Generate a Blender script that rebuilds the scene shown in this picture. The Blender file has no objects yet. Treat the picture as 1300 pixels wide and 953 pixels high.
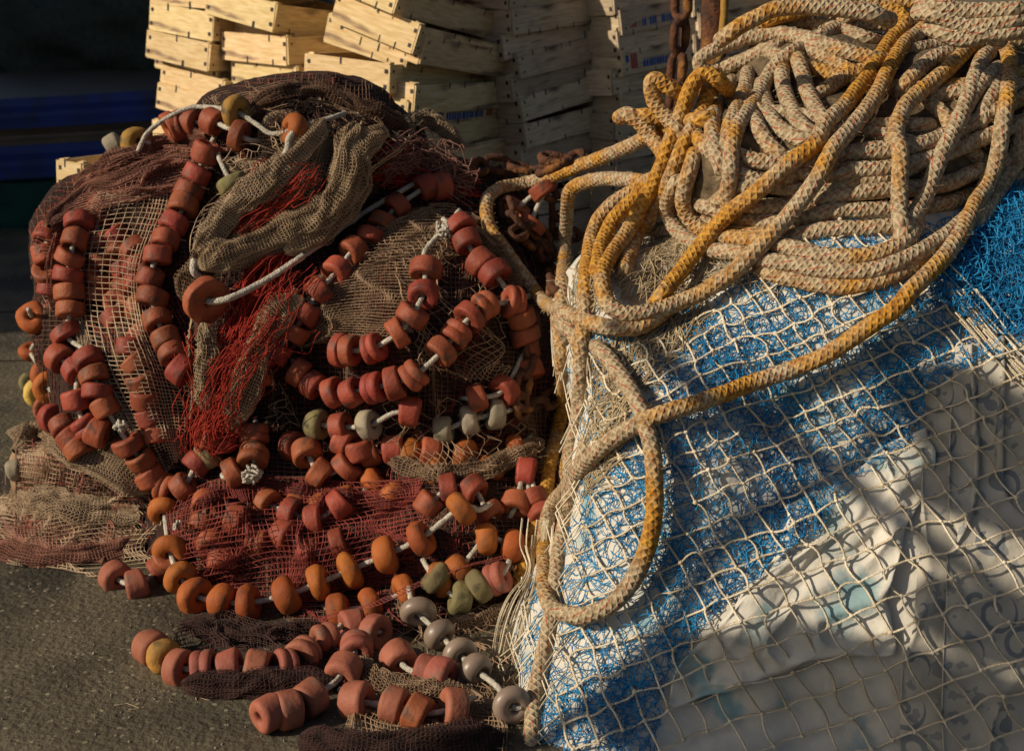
import bpy, bmesh, math, random
import numpy as np
from mathutils import Vector, Matrix, Euler
from mathutils.bvhtree import BVHTree
R = math.radians
rng = np.random.default_rng(7)
random.seed(7)
scene = bpy.context.scene
COL = scene.collection

# ------------------------------------------------------------------ camera model
CAM = np.array([0.0, 0.0, 1.5]); PITCH = R(17); FPX = 1786.0
FW = np.array([0, math.cos(PITCH), -math.sin(PITCH)]); UP = np.array([0, math.sin(PITCH), math.cos(PITCH)]); RT = np.array([1.0, 0, 0])
def rays(p):
    p = np.atleast_2d(np.asarray(p, float))
    d = FW[None] * FPX + RT[None] * (p[:, :1] - 650) + UP[None] * (476.5 - p[:, 1:2])
    return d / np.linalg.norm(d, axis=1, keepdims=True)
def at(px, py, Y):
    d = rays([(px, py)])[0]
    return CAM + d * (Y / d[1])

# ------------------------------------------------------------------ noise
_lat = rng.random((64, 64, 64)).astype(np.float32)
def vn3(P):
    P = np.asarray(P, float); i = np.floor(P).astype(int); f = P - i; f = f * f * (3 - 2 * f)
    o = 0
    for dx in (0, 1):
        for dy in (0, 1):
            for dz in (0, 1):
                w = (f[..., 0] if dx else 1 - f[..., 0]) * (f[..., 1] if dy else 1 - f[..., 1]) * (f[..., 2] if dz else 1 - f[..., 2])
                o = o + w * _lat[(i[..., 0] + dx) & 63, (i[..., 1] + dy) & 63, (i[..., 2] + dz) & 63]
    return o * 2 - 1
def vn2(x, y, s=0): return vn3(np.stack([x, y, np.full_like(x, s * 3.37 + .5)], -1))

# ------------------------------------------------------------------ objects
def tag(o, label=None, cat=None, group=None, kind=None):
    if label: o['label'] = label
    if cat: o['category'] = cat
    if group: o['group'] = group
    if kind: o['kind'] = kind
    return o
def empty(name, loc=(0, 0, 0)):
    o = bpy.data.objects.new(name, None); COL.objects.link(o); o.location = Vector(loc); o.empty_display_size = .05
    return o
def link(name, me, m=None, parent=None, keep=True):
    o = bpy.data.objects.new(name, me); COL.objects.link(o)
    if m is not None and len(me.materials) == 0: me.materials.append(m)
    if parent is not None:
        o.parent = parent
        if keep: o.matrix_parent_inverse = Matrix.Translation(-parent.location)
    return o
def mk(name, V, F, smooth=True, uv=None, attr=None):
    """F: list of int arrays (k,4) or (k,3)"""
    me = bpy.data.meshes.new(name)
    V = np.asarray(V, np.float32); F = [np.asarray(f, np.int32) for f in F if len(f)]
    me.vertices.add(len(V)); me.vertices.foreach_set('co', V.ravel())
    nl = sum(f.size for f in F); me.loops.add(nl); me.loops.foreach_set('vertex_index', np.concatenate([f.ravel() for f in F]))
    tot = np.concatenate([np.full(len(f), f.shape[1], np.int32) for f in F])
    st = np.concatenate([[0], np.cumsum(tot)[:-1]]).astype(np.int32)
    me.polygons.add(len(tot)); me.polygons.foreach_set('loop_start', st); me.polygons.foreach_set('loop_total', tot)
    if uv is not None:
        l = me.uv_layers.new(name='UVMap'); l.data.foreach_set('uv', np.asarray(uv, np.float32).ravel())
    me.update(calc_edges=True)
    if attr is not None:
        a = me.attributes.new('wear', 'FLOAT', 'POINT'); a.data.foreach_set('value', np.asarray(attr, np.float32))
    me.polygons.foreach_set('use_smooth', np.full(len(tot), smooth))
    me.validate()
    return me

class Bag:
    def __init__(s): s.V = []; s.F4 = []; s.F3 = []; s.n = 0; s.UV = []; s.A = []
    def add(s, V, F4=(), F3=(), uv=None, a=None):
        V = np.asarray(V, float)
        if len(F4): s.F4.append(np.asarray(F4) + s.n)
        if len(F3): s.F3.append(np.asarray(F3) + s.n)
        if uv is not None: s.UV.append(uv)
        if a is not None: s.A.append(a)
        s.V.append(V); s.n += len(V)
    def mesh(s, name, smooth=True):
        F = []
        if s.F4: F.append(np.concatenate(s.F4))
        if s.F3: F.append(np.concatenate(s.F3))
        return mk(name, np.concatenate(s.V), F, smooth, np.concatenate(s.UV) if s.UV else None, np.concatenate(s.A) if s.A else None)
    def box(s, c, d, M=None):
        x, y, z = [q / 2 for q in d]
        V = np.array([(-x, -y, -z), (x, -y, -z), (x, y, -z), (-x, y, -z), (-x, -y, z), (x, -y, z), (x, y, z), (-x, y, z)])
        if M is not None: V = V @ np.array(M).T
        s.add(V + np.array(c), [(0, 3, 2, 1), (4, 5, 6, 7), (0, 1, 5, 4), (1, 2, 6, 5), (2, 3, 7, 6), (3, 0, 4, 7)])

def frames(P):
    T = np.gradient(P, axis=0); T /= np.linalg.norm(T, axis=1, keepdims=True) + 1e-9
    N = np.zeros_like(P); a = np.array([0, 0, 1.0]) if abs(T[0, 2]) < .9 else np.array([1.0, 0, 0])
    v = np.cross(T[0], a); v /= np.linalg.norm(v); N[0] = v
    for i in range(1, len(P)):
        v = v - T[i] * (v @ T[i]); v /= np.linalg.norm(v) + 1e-9; N[i] = v
    return T, N, np.cross(T, N)
def tube(bag, P, r, n=6, braid=0.0, plait=.03, wear=None, uv=False):
    P = np.asarray(P, float); m = len(P)
    T, N, B = frames(P)
    a = np.arange(n) * 2 * math.pi / n
    s = np.concatenate([[0], np.cumsum(np.linalg.norm(np.diff(P, axis=0), axis=1))])
    rr = np.broadcast_to(np.asarray(r, float), (m,))[:, None] * np.ones((1, n))
    if braid:
        A = a[None, :]; S = s[:, None] * 2 * math.pi / plait
        h = np.maximum(np.sin(4 * A + S), 0) * .6 + np.maximum(np.sin(4 * A - S + 1.2), 0) * .6 + .25 * (rng.random((m, n)) - .5)
        rr = rr * (1 + braid * (h - .35))
    V = P[:, None] + rr[..., None] * (np.cos(a)[None, :, None] * N[:, None] + np.sin(a)[None, :, None] * B[:, None])
    i = np.arange(m - 1)[:, None] * n; j = np.arange(n)[None]; j2 = (j + 1) % n
    F = np.stack([i + j, i + j2, i + n + j2, i + n + j], -1).reshape(-1, 4)
    U = None
    if uv:
        u0 = np.broadcast_to(j / n, (m - 1, n)); u1 = u0 + 1 / n; v0 = np.broadcast_to(s[:-1, None], (m - 1, n)); v1 = np.broadcast_to(s[1:, None], (m - 1, n))
        U = np.stack([np.stack([u0, v0], -1), np.stack([u1, v0], -1), np.stack([u1, v1], -1), np.stack([u0, v1], -1)], 2).reshape(-1, 2)
    V = V.reshape(-1, 3); k = len(V)
    V = np.concatenate([V, P[:1] - T[:1] * rr[0, 0] * .6, P[-1:] + T[-1:] * rr[0, 0] * .6])
    jj = np.arange(n); c0 = np.stack([(jj + 1) % n, jj, np.full(n, k)], -1); o = (m - 1) * n
    c1 = np.stack([o + jj, o + (jj + 1) % n, np.full(n, k + 1)], -1)
    w = None
    if wear is not None: w = np.concatenate([np.repeat(np.broadcast_to(wear, (m,)), n), [wear[0] if np.ndim(wear) else wear] * 2])
    if uv: bag.add(V, F, (), U, w)   # open ends for mapped ropes: their ends are tucked under
    else: bag.add(V, F, np.concatenate([c0, c1]), None, w)
def prisms(bag, A, B, r):
    """3-sided thin threads between A and B (n,3)"""
    A = np.asarray(A, float); B = np.asarray(B, float); n = len(A)
    if n == 0: return
    T = B - A; L = np.linalg.norm(T, axis=1, keepdims=True) + 1e-9; T = T / L
    ref = np.where(np.abs(T[:, 2:3]) < .85, np.array([[0, 0, 1.0]]), np.array([[1.0, 0, 0]]))
    N = np.cross(T, ref); N /= np.linalg.norm(N, axis=1, keepdims=True); Bn = np.cross(T, N)
    r = np.broadcast_to(r, (n,))[:, None]
    V = []
    for E in (A - T * r * .5, B + T * r * .5):
        for k in range(3):
            q = k * 2.0944; V.append(E + r * (math.cos(q) * N + math.sin(q) * Bn))
    V = np.stack(V, 1).reshape(-1, 3)
    b = np.arange(n)[:, None] * 6
    F = np.concatenate([b + np.array([[k, (k + 1) % 3, 3 + (k + 1) % 3, 3 + k]]) for k in range(3)])
    bag.add(V, F)
def lathe(prof, n=20):
    """profile list of (r, x) closed around the X axis"""
    prof = np.array(prof, float); m = len(prof); a = np.arange(n) * 2 * math.pi / n
    V = np.stack([np.broadcast_to(prof[:, 1:2], (m, n)), prof[:, :1] * np.cos(a), prof[:, :1] * np.sin(a)], -1).reshape(-1, 3)
    i = np.arange(m)[:, None] * n; i2 = ((np.arange(m) + 1) % m)[:, None] * n; j = np.arange(n)[None]; j2 = (j + 1) % n
    return V, np.stack([i + j, i + j2, i2 + j2, i2 + j], -1).reshape(-1, 4)
def cr(P, k=8):
    """Catmull-Rom through the points of an (n,d) array"""
    P = np.asarray(P, float)
    if len(P) < 3: return np.stack([P[0] + (P[-1] - P[0]) * t for t in np.linspace(0, 1, k * 2)])
    Q = np.concatenate([2 * P[:1] - P[1:2], P, 2 * P[-1:] - P[-2:-1]]); out = []
    t = np.linspace(0, 1, k, endpoint=False)[:, None]
    for i in range(1, len(Q) - 2):
        a, b, c, d = Q[i - 1], Q[i], Q[i + 1], Q[i + 2]
        out.append(.5 * ((2 * b) + (-a + c) * t + (2 * a - 5 * b + 4 * c - d) * t ** 2 + (-a + 3 * b - 3 * c + d) * t ** 3))
    return np.concatenate(out + [P[-1:]])
def resample(P, step):
    s = np.concatenate([[0], np.cumsum(np.linalg.norm(np.diff(P, axis=0), axis=1))])
    n = max(3, int(s[-1] / step) + 1); q = np.linspace(0, s[-1], n)
    return np.stack([np.interp(q, s, P[:, k]) for k in range(P.shape[1])], -1)
def cast(bvh, p):
    D = rays(p); o = Vector(CAM); t = np.full(len(D), np.nan)
    for i, d in enumerate(D):
        h = bvh.ray_cast(o, Vector(d))
        if h[0] is not None: t[i] = h[3]
    return t, D
def smooth1(t, k):
    for _ in range(k):
        q = t.copy(); q[1:-1] = (t[:-2] + 2 * t[1:-1] + t[2:]) / 4; t = q
    return t
def drape(path, bvh, off, step=5, k=14, lift=.3):
    P = resample(cr(path), step); t, D = cast(bvh, P)
    ok = ~np.isnan(t)
    if not ok.any(): t[:] = 3.2
    else: t = np.interp(np.arange(len(t)), np.where(ok)[0], t[ok])
    t0 = t - off; ts = smooth1(t0, k); t = np.minimum(ts, t0 + off * lift); t = smooth1(t, 3)
    return CAM + D * t[:, None]
def fold_sheet(rows, cell, bvh, off=.012, amp=.012, ff=(3, 1), passes=14, seed=0, warp=.35, jit=.03, maxjump=.3, gather=.75, ragged=.0):
    """drapes a control grid of picture points over a heap; gives node positions (nv,nu,3), valid mask"""
    C = [np.asarray(r, float) for r in rows]
    C = np.stack([cr(r, 8) if len(r) > 2 else resample(r, 4) for r in C]) if len({len(r) for r in C}) == 1 else None
    Wd = np.mean(np.linalg.norm(np.diff(C, axis=1), axis=2).sum(1)); Hd = np.mean(np.linalg.norm(np.diff(C, axis=0), axis=2).sum(0))
    nu = max(4, int(Wd / cell)); nv = max(4, int(Hd / cell))
    C = np.stack([resample(c, Wd / (nu - .5))[:nu] if False else np.stack([np.interp(np.linspace(0, 1, nu), np.linspace(0, 1, len(c)), c[:, k]) for k in (0, 1)], -1) for c in C])
    G = np.stack([np.stack([np.interp(np.linspace(0, 1, nv), np.linspace(0, 1, 8 * (len(rows) - 1) + 1), cr(C[:, j], 8)[:, k]) for k in (0, 1)], -1) for j in range(nu)], 1) if len(rows) > 2 else \
        np.stack([C[0] + (C[1] - C[0]) * t for t in np.linspace(0, 1, nv)])
    u, v = np.meshgrid(np.linspace(0, 1, nu), np.linspace(0, 1, nv))
    ar = Wd / max(Hd, 1)
    f = vn2(u * ff[0] * 2 + .8 * vn2(u * 3, v * 3 / ar, seed + 5), v * ff[1] * 2, seed); f = 1 - np.abs(f) * 2
    f2 = vn2(u * ff[0] * 5, v * ff[1] * 4, seed + 1)
    kg = max(1.0, min(ff[0] * 1.2, nu / 14)); phi = 2.2 * vn2(v * ff[1] * 1.5, u * 1.2, seed + 7) * math.pi; th = 2 * math.pi * kg * u + phi
    u2 = np.clip(u - gather * np.sin(th) / (2 * math.pi * kg), 0, 1) * (nu - 1); i0 = np.clip(np.floor(u2).astype(int), 0, nu - 2); fr_ = (u2 - i0)[..., None]; ri = np.arange(nv)[:, None]
    G = G[ri, i0] * (1 - fr_) + G[ri, i0 + 1] * fr_
    G = G + warp * cell * 1.6 * np.stack([vn2(u * ff[0] * 3, v * ff[1] * 3, seed + 2), vn2(u * ff[0] * 3, v * ff[1] * 3, seed + 3)], -1) * np.minimum(1, 6 * np.minimum(u, 1 - u))[..., None]
    G = G + rng.normal(0, jit * cell, G.shape)
    t, D = cast(bvh, G.reshape(-1, 2)); t = t.reshape(nv, nu); D = D.reshape(nv, nu, 3); ok = ~np.isnan(t)
    tm = np.nanmedian(t) if ok.any() else 3.4
    for _ in range(12):                                   # fill holes from neighbours
        bad = np.isnan(t)
        if not bad.any(): break
        p = np.pad(t, 1, constant_values=np.nan); nb = np.stack([p[:-2, 1:-1], p[2:, 1:-1], p[1:-1, :-2], p[1:-1, 2:]])
        with np.errstate(all='ignore'):
            c = (~np.isnan(nb)).sum(0); m = np.where(c > 0, np.nansum(nb, 0) / np.maximum(c, 1), np.nan)
        t = np.where(bad, m, t)
    t = np.where(np.isnan(t), tm, t); t0 = t - off; ts = t0.copy()
    for _ in range(passes):
        p = np.pad(ts, 1, mode='edge'); ts = .5 * ts + .125 * (p[:-2, 1:-1] + p[2:, 1:-1] + p[1:-1, :-2] + p[1:-1, 2:]); ts = np.minimum(ts, t0 + .006)
    for _ in range(3):
        p = np.pad(ts, 1, mode='edge'); ts = .5 * ts + .125 * (p[:-2, 1:-1] + p[2:, 1:-1] + p[1:-1, :-2] + p[1:-1, 2:])
    ts = ts - amp * ((f * .35 + .3 + f2 * .2).clip(-.2, 1) + .45 * gather * np.cos(th))
    if ragged:
        e = np.minimum(np.minimum(u, 1 - u), np.minimum(v, 1 - v)); ok = ok & (e > ragged * (vn2(u * 5, v * 5, seed + 9) * .5 + .5 + .4 * vn2(u * 17, v * 17, seed + 9)))
    return CAM + D * ts[..., None], ok, ts
def net_from(P, ok, ts, r, diamond=False, bag=None, maxjump=.12, drop=0.0, strict=False):
    bag = bag or Bag(); nv, nu = ts.shape
    def E(a, b, c, d):
        A = P[a, b]; B = P[c, d]; L = np.linalg.norm(A - B, axis=1)
        m = ((ok[a, b] & ok[c, d]) if strict else (ok[a, b] | ok[c, d])) & (L < maxjump) & (rng.random(len(L)) >= drop)
        prisms(bag, A[m], B[m], r * rng.uniform(.8, 1.2, m.sum()))
    i, j = np.mgrid[0:nv, 0:nu]
    if not diamond:
        E(i[:, :-1].ravel(), j[:, :-1].ravel(), i[:, 1:].ravel(), j[:, 1:].ravel()); E(i[:-1].ravel(), j[:-1].ravel(), i[1:].ravel(), j[1:].ravel())
    else:
        m = ((i + j) % 2 == 0)[:-1]; a, b = i[:-1][m], j[:-1][m]
        for s in (1, -1):
            k = (b + s >= 0) & (b + s < nu); E(a[k], b[k], a[k] + 1, b[k] + s)
        m = ((i + j) % 2 == 1)[:-1]; a, b = i[:-1][m], j[:-1][m]
    return bag
def cloth_from(P, th=.004):
    nv, nu = P.shape[:2]; idx = np.arange(nv * nu).reshape(nv, nu)
    dv = np.gradient(P, axis=0); du = np.gradient(P, axis=1); N = np.cross(du, dv); N /= np.linalg.norm(N, axis=2, keepdims=True) + 1e-9
    F = np.stack([idx[:-1, :-1], idx[1:, :-1], idx[1:, 1:], idx[:-1, 1:]], -1).reshape(-1, 4)
    k = nv * nu; V = np.concatenate([P.reshape(-1, 3), (P + N * th).reshape(-1, 3)])
    edge = np.concatenate([idx[0, :], idx[1:, -1], idx[-1, ::-1][1:], idx[::-1, 0][1:]])
    S = np.stack([edge[:-1], edge[1:], edge[1:] + k, edge[:-1] + k], -1)
    uu, vv = np.meshgrid(np.linspace(0, 1, nu), np.linspace(0, 1, nv)); UVv = np.stack([uu, vv], -1).reshape(-1, 2); UVv = np.concatenate([UVv, UVv])
    FF = np.concatenate([F, F[:, ::-1] + k, S])
    return V, FF, UVv[FF.ravel()]

# ------------------------------------------------------------------ materials
def mat(name, c1, c2=None, scale=20, rough=.85, bump=.0, bscale=60, rnd=.0, detail=4, spec=.3, stretch=None, coord='Object', c3=None, s3=4, t3=.55):
    m = bpy.data.materials.new(name); m.use_nodes = True; nt = m.node_tree; n = nt.nodes; L = nt.links; b = n['Principled BSDF']
    b.inputs['Roughness'].default_value = rough; b.inputs['Specular IOR Level'].default_value = spec
    tc = n.new('ShaderNodeTexCoord'); src = tc.outputs[coord]
    if stretch:
        mp = n.new('ShaderNodeMapping'); mp.inputs['Scale'].default_value = stretch; L.new(src, mp.inputs[0]); src = mp.outputs[0]
    nz = n.new('ShaderNodeTexNoise'); nz.inputs['Scale'].default_value = scale; nz.inputs['Detail'].default_value = detail; L.new(src, nz.inputs['Vector'])
    if rnd:
        oi = n.new('ShaderNodeObjectInfo'); ad = n.new('ShaderNodeVectorMath'); ad.operation = 'SCALE'; cmb = n.new('ShaderNodeCombineXYZ')
        for k in range(3): L.new(oi.outputs['Random'], cmb.inputs[k])
        L.new(cmb.outputs[0], ad.inputs[0]); ad.inputs['Scale'].default_value = 37
        a2 = n.new('ShaderNodeVectorMath'); L.new(src, a2.inputs[0]); L.new(ad.outputs[0], a2.inputs[1]); L.new(a2.outputs[0], nz.inputs['Vector'])
    rp = n.new('ShaderNodeValToRGB'); rp.color_ramp.elements[0].position = .35; rp.color_ramp.elements[1].position = .65
    rp.color_ramp.elements[0].color = (*c1, 1); rp.color_ramp.elements[1].color = (*(c2 or c1), 1); L.new(nz.outputs[0], rp.inputs[0]); col = rp.outputs[0]
    if c3:
        n3 = n.new('ShaderNodeTexNoise'); n3.inputs['Scale'].default_value = s3; n3.inputs['Detail'].default_value = 5; L.new(src, n3.inputs['Vector'])
        r3 = n.new('ShaderNodeMapRange'); r3.inputs[1].default_value = t3; r3.inputs[2].default_value = t3 + .1; L.new(n3.outputs[0], r3.inputs[0])
        mx = n.new('ShaderNodeMix'); mx.data_type = 'RGBA'; L.new(r3.outputs[0], mx.inputs[0]); L.new(col, mx.inputs[6]); mx.inputs[7].default_value = (*c3, 1); col = mx.outputs[2]
    if rnd:
        hs = n.new('ShaderNodeHueSaturation'); mr = n.new('ShaderNodeMapRange'); mr.inputs[3].default_value = 1 - rnd; mr.inputs[4].default_value = 1 + rnd
        L.new(oi.outputs['Random'], mr.inputs[0]); L.new(mr.outputs[0], hs.inputs['Value']); L.new(col, hs.inputs['Color'])
        m2 = n.new('ShaderNodeMath'); m2.operation = 'MULTIPLY_ADD'; L.new(oi.outputs['Random'], m2.inputs[0]); m2.inputs[1].default_value = 7.3; fr = n.new('ShaderNodeMath'); fr.operation = 'FRACT'; L.new(m2.outputs[0], fr.inputs[0])
        m3 = n.new('ShaderNodeMapRange'); m3.inputs[3].default_value = .5 - rnd * .06; m3.inputs[4].default_value = .5 + rnd * .06; L.new(fr.outputs[0], m3.inputs[0]); L.new(m3.outputs[0], hs.inputs['Hue'])
        col = hs.outputs[0]
    L.new(col, b.inputs['Base Color'])
    if bump:
        nb = n.new('ShaderNodeTexNoise'); nb.inputs['Scale'].default_value = bscale; nb.inputs['Detail'].default_value = 6; L.new(src, nb.inputs['Vector'])
        bp = n.new('ShaderNodeBump'); bp.inputs['Strength'].default_value = min(1, bump); bp.inputs['Distance'].default_value = .01; L.new(nb.outputs[0], bp.inputs['Height']); L.new(bp.outputs[0], b.inputs['Normal'])
    return m
M = {}
M['terracotta'] = mat('terracotta_foam', (.30, .070, .034), (.215, .048, .024), 18, .6, .25, 90, .2, c3=(.12, .045, .03), s3=16, t3=.58)
M['orange'] = mat('orange_foam', (.37, .105, .020), (.27, .07, .015), 14, .7, .35, 40, .13, c3=(.15, .06, .03), s3=10, t3=.6)
M['pink'] = mat('pink_foam', (.33, .105, .066), (.25, .075, .047), 18, .65, .25, 70, .12, c3=(.2, .1, .07), s3=12, t3=.6)
M['ochre'] = mat('ochre_foam', (.42, .22, .04), (.27, .15, .035), 16, .75, .4, 60, .1, c3=(.1, .07, .03), s3=18, t3=.56)
M['olive'] = mat('olive_foam', (.22, .18, .08), (.15, .125, .055), 16, .75, .4, 60, .15, c3=(.06, .05, .03), s3=18, t3=.58)
M['yellow'] = mat('yellow_foam', (.62, .42, .08), (.5, .34, .1), 16, .7, .3, 60, .06)
M['cream'] = mat('cream_foam', (.32, .27, .19), (.24, .2, .145), 16, .7, .3, 60, .15, c3=(.1, .08, .05), s3=16, t3=.6)
M['taupe'] = mat('taupe_plastic', (.27, .2, .15), (.2, .15, .115), 10, .4, .08, 60, .1, spec=.5)
M['heap'] = mat('packed_netting', (.050, .020, .014), (.022, .012, .009), 60, .95, 1, 150)
M['beige_net'] = mat('beige_twine', (.50, .37, .24), (.38, .275, .18), 30, .9)
M['rose_net'] = mat('rose_brown_twine', (.33, .15, .105), (.22, .095, .065), 25, .9)
M['khaki_net'] = mat('khaki_twine', (.46, .34, .21), (.34, .24, .145), 25, .9)
M['brown_net'] = mat('brown_twine', (.19, .11, .07), (.12, .065, .04), 25, .9)
M['tan_net'] = mat('tan_twine', (.33, .22, .135), (.22, .14, .085), 25, .9)
M['wine_net'] = mat('wine_red_twine', (.26, .05, .038), (.16, .032, .025), 25, .9)
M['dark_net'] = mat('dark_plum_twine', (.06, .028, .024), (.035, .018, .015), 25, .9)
M['red_twine'] = mat('red_twine', (.42, .035, .018), (.26, .022, .012), 25, .8)
M['mauve_twine'] = mat('mauve_twine', (.27, .13, .10), (.17, .085, .065), 25, .85)
M['white_rope'] = mat('white_cord', (.62, .57, .48), (.42, .38, .31), 60, .85, .8, 250)
M['big_net'] = mat('pale_twine', (.80, .71, .55), (.58, .48, .33), 14, .9, .5, 300)
M['straw'] = mat('straw_twine', (.46, .37, .23), (.28, .21, .13), 20, .9)
M['shaded_fill'] = mat('shaded_rope_fill', (.16, .115, .065), (.07, .05, .03), 30, .95, 1, 60)  # dark brown stands in for shade between the rope turns
M['blue_twine'] = mat('blue_twine', (.014, .25, .52), (.010, .14, .34), 8, .65)
M['cloth'] = mat('white_sailcloth', (.62, .59, .52), (.50, .48, .43), 9, .9, .6, 25, c3=(.24, .36, .38), s3=9, t3=.57)
M['rust'] = mat('rusted_iron', (.12, .045, .02), (.05, .025, .017), 30, .9, .8, 90, c3=(.26, .11, .03), s3=14, t3=.56)
M['iron'] = mat('staple_iron', (.03, .027, .03), (.05, .04, .035), 30, .7)
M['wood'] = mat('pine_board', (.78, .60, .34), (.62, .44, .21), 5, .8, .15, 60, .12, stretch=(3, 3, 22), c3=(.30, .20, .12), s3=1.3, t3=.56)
M['grey_wood'] = mat('grey_brown_board', (.62, .49, .34), (.46, .35, .23), 5, .85, .2, 60, .22, stretch=(3, 3, 22), c3=(.14, .10, .07), s3=1.3, t3=.55)  # grey-brown board tone, duller than the pine board
M['print_red'] = mat('red_print', (.42, .05, .05), (.3, .06, .05), 60, .8)
M['print_blue'] = mat('blue_print', (.03, .10, .38), (.05, .10, .25), 60, .8)
M['blue_paint'] = mat('blue_boat_paint', (.005, .03, .22), (.004, .022, .13), 6, .5, .2, 12, c3=(.01, .02, .06), s3=3)
M['green_paint'] = mat('green_boat_paint', (.006, .075, .065), (.005, .045, .042), 6, .5, .4, 9)
M['deck_wood'] = mat('dark_deck_wood', (.10, .075, .05), (.05, .04, .03), 5, .45, .2, 20, stretch=(1, 12, 1), spec=.6)
M['green_net'] = mat('dark_green_netting', (.03, .05, .038), (.07, .07, .05), 30, .95, 1, 60)
M['stone'] = mat('quay_stone', (.3, .26, .19), (.2, .17, .12), 3, .9, .3, 8)
M['plaster'] = mat('shed_plaster', (.4, .36, .3), (.32, .29, .24), 2, .9, .2, 20)
M['shed_roof'] = mat('shed_tiles', (.25, .09, .05), (.18, .07, .04), 8, .9, .4, 10)
M['shed_door'] = mat('shed_door_paint', (.05, .1, .12), (.03, .06, .08), 8, .6)
M['plastic'] = mat('clear_sheeting', (.5, .52, .55), (.42, .44, .48), 10, .15, .6, 30, spec=.8); M['plastic'].node_tree.nodes['Principled BSDF'].inputs['Alpha'].default_value = .14

def rope_material():
    m = bpy.data.materials.new('plaited_rope'); m.use_nodes = True; nt = m.node_tree; n = nt.nodes; L = nt.links; b = n['Principled BSDF']; b.inputs['Roughness'].default_value = .9; b.inputs['Specular IOR Level'].default_value = .15
    def math_(op, a, c=None, d=None):
        q = n.new('ShaderNodeMath'); q.operation = op
        for k, v in enumerate((a, c, d)):
            if v is None: continue
            if isinstance(v, (int, float)): q.inputs[k].default_value = v
            else: L.new(v, q.inputs[k])
        return q.outputs[0]
    uv = n.new('ShaderNodeUVMap'); sp = n.new('ShaderNodeSeparateXYZ'); L.new(uv.outputs[0], sp.inputs[0]); U, Vv = sp.outputs[0], sp.outputs[1]
    tc = n.new('ShaderNodeTexCoord')
    nz = n.new('ShaderNodeTexNoise'); nz.inputs['Scale'].default_value = 70; nz.inputs['Detail'].default_value = 4; L.new(tc.outputs['Object'], nz.inputs['Vector'])
    base = n.new('ShaderNodeValToRGB'); e = base.color_ramp.elements; e[0].position = .3; e[0].color = (.22, .155, .085, 1); e[1].position = .58; e[1].color = (.48, .385, .255, 1); L.new(nz.outputs[0], base.inputs[0])
    # red tracer yarns: short dashes in five rows round the rope
    a = math_('MULTIPLY_ADD', Vv, 14.0, math_('MULTIPLY', U, 5.0)); fa = math_('FRACT', a); row = math_('LESS_THAN', fa, .15)
    d = math_('FRACT', math_('MULTIPLY_ADD', Vv, 44.0, math_('MULTIPLY', U, 9.0))); dash = math_('LESS_THAN', d, .62); red = math_('MULTIPLY', row, dash)
    mx = n.new('ShaderNodeMix'); mx.data_type = 'RGBA'; L.new(math_('MULTIPLY', red, .8), mx.inputs[0]); L.new(base.outputs[0], mx.inputs[6]); mx.inputs[7].default_value = (.38, .08, .04, 1)
    at_ = n.new('ShaderNodeAttribute'); at_.attribute_name = 'wear'
    n2 = n.new('ShaderNodeTexNoise'); n2.inputs['Scale'].default_value = 9; n2.inputs['Detail'].default_value = 5; n2.inputs['Roughness'].default_value = .65; L.new(tc.outputs['Object'], n2.inputs['Vector'])
    s = math_('ADD', math_('MULTIPLY', n2.outputs[0], 1.6), at_.outputs['Fac']); mr = n.new('ShaderNodeMapRange'); mr.inputs[1].default_value = .88; mr.inputs[2].default_value = 1.22; mr.inputs[4].default_value = .92; L.new(s, mr.inputs[0])
    m2 = n.new('ShaderNodeMix'); m2.data_type = 'RGBA'; L.new(mr.outputs[0], m2.inputs[0]); L.new(mx.outputs[2], m2.inputs[6])
    rr = n.new('ShaderNodeValToRGB'); e = rr.color_ramp.elements; e[0].position = .35; e[0].color = (.30, .115, .012, 1); e[1].position = .6; e[1].color = (.56, .28, .03, 1); L.new(nz.outputs[0], rr.inputs[0]); L.new(rr.outputs[0], m2.inputs[7])
    L.new(m2.outputs[2], b.inputs['Base Color'])
    # plait relief
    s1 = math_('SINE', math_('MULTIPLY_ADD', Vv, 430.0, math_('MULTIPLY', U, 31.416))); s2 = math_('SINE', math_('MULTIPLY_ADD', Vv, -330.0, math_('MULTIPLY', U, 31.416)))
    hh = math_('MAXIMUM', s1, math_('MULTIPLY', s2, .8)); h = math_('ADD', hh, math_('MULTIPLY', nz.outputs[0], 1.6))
    groove_tone = n.new('ShaderNodeMapRange'); groove_tone.inputs[1].default_value = -.3; groove_tone.inputs[2].default_value = .5; groove_tone.inputs[3].default_value = .32; groove_tone.inputs[4].default_value = 0; L.new(hh, groove_tone.inputs[0])  # mixes a darker brown into the grooves of the plait
    m3 = n.new('ShaderNodeMix'); m3.data_type = 'RGBA'; L.new(groove_tone.outputs[0], m3.inputs[0]); L.new(m2.outputs[2], m3.inputs[6]); m3.inputs[7].default_value = (.17, .11, .05, 1); L.new(m3.outputs[2], b.inputs['Base Color'])
    bp = n.new('ShaderNodeBump'); bp.inputs['Strength'].default_value = .75; bp.inputs['Distance'].default_value = .003; L.new(h, bp.inputs['Height']); L.new(bp.outputs[0], b.inputs['Normal'])
    return m
M['rope'] = rope_material()

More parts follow.
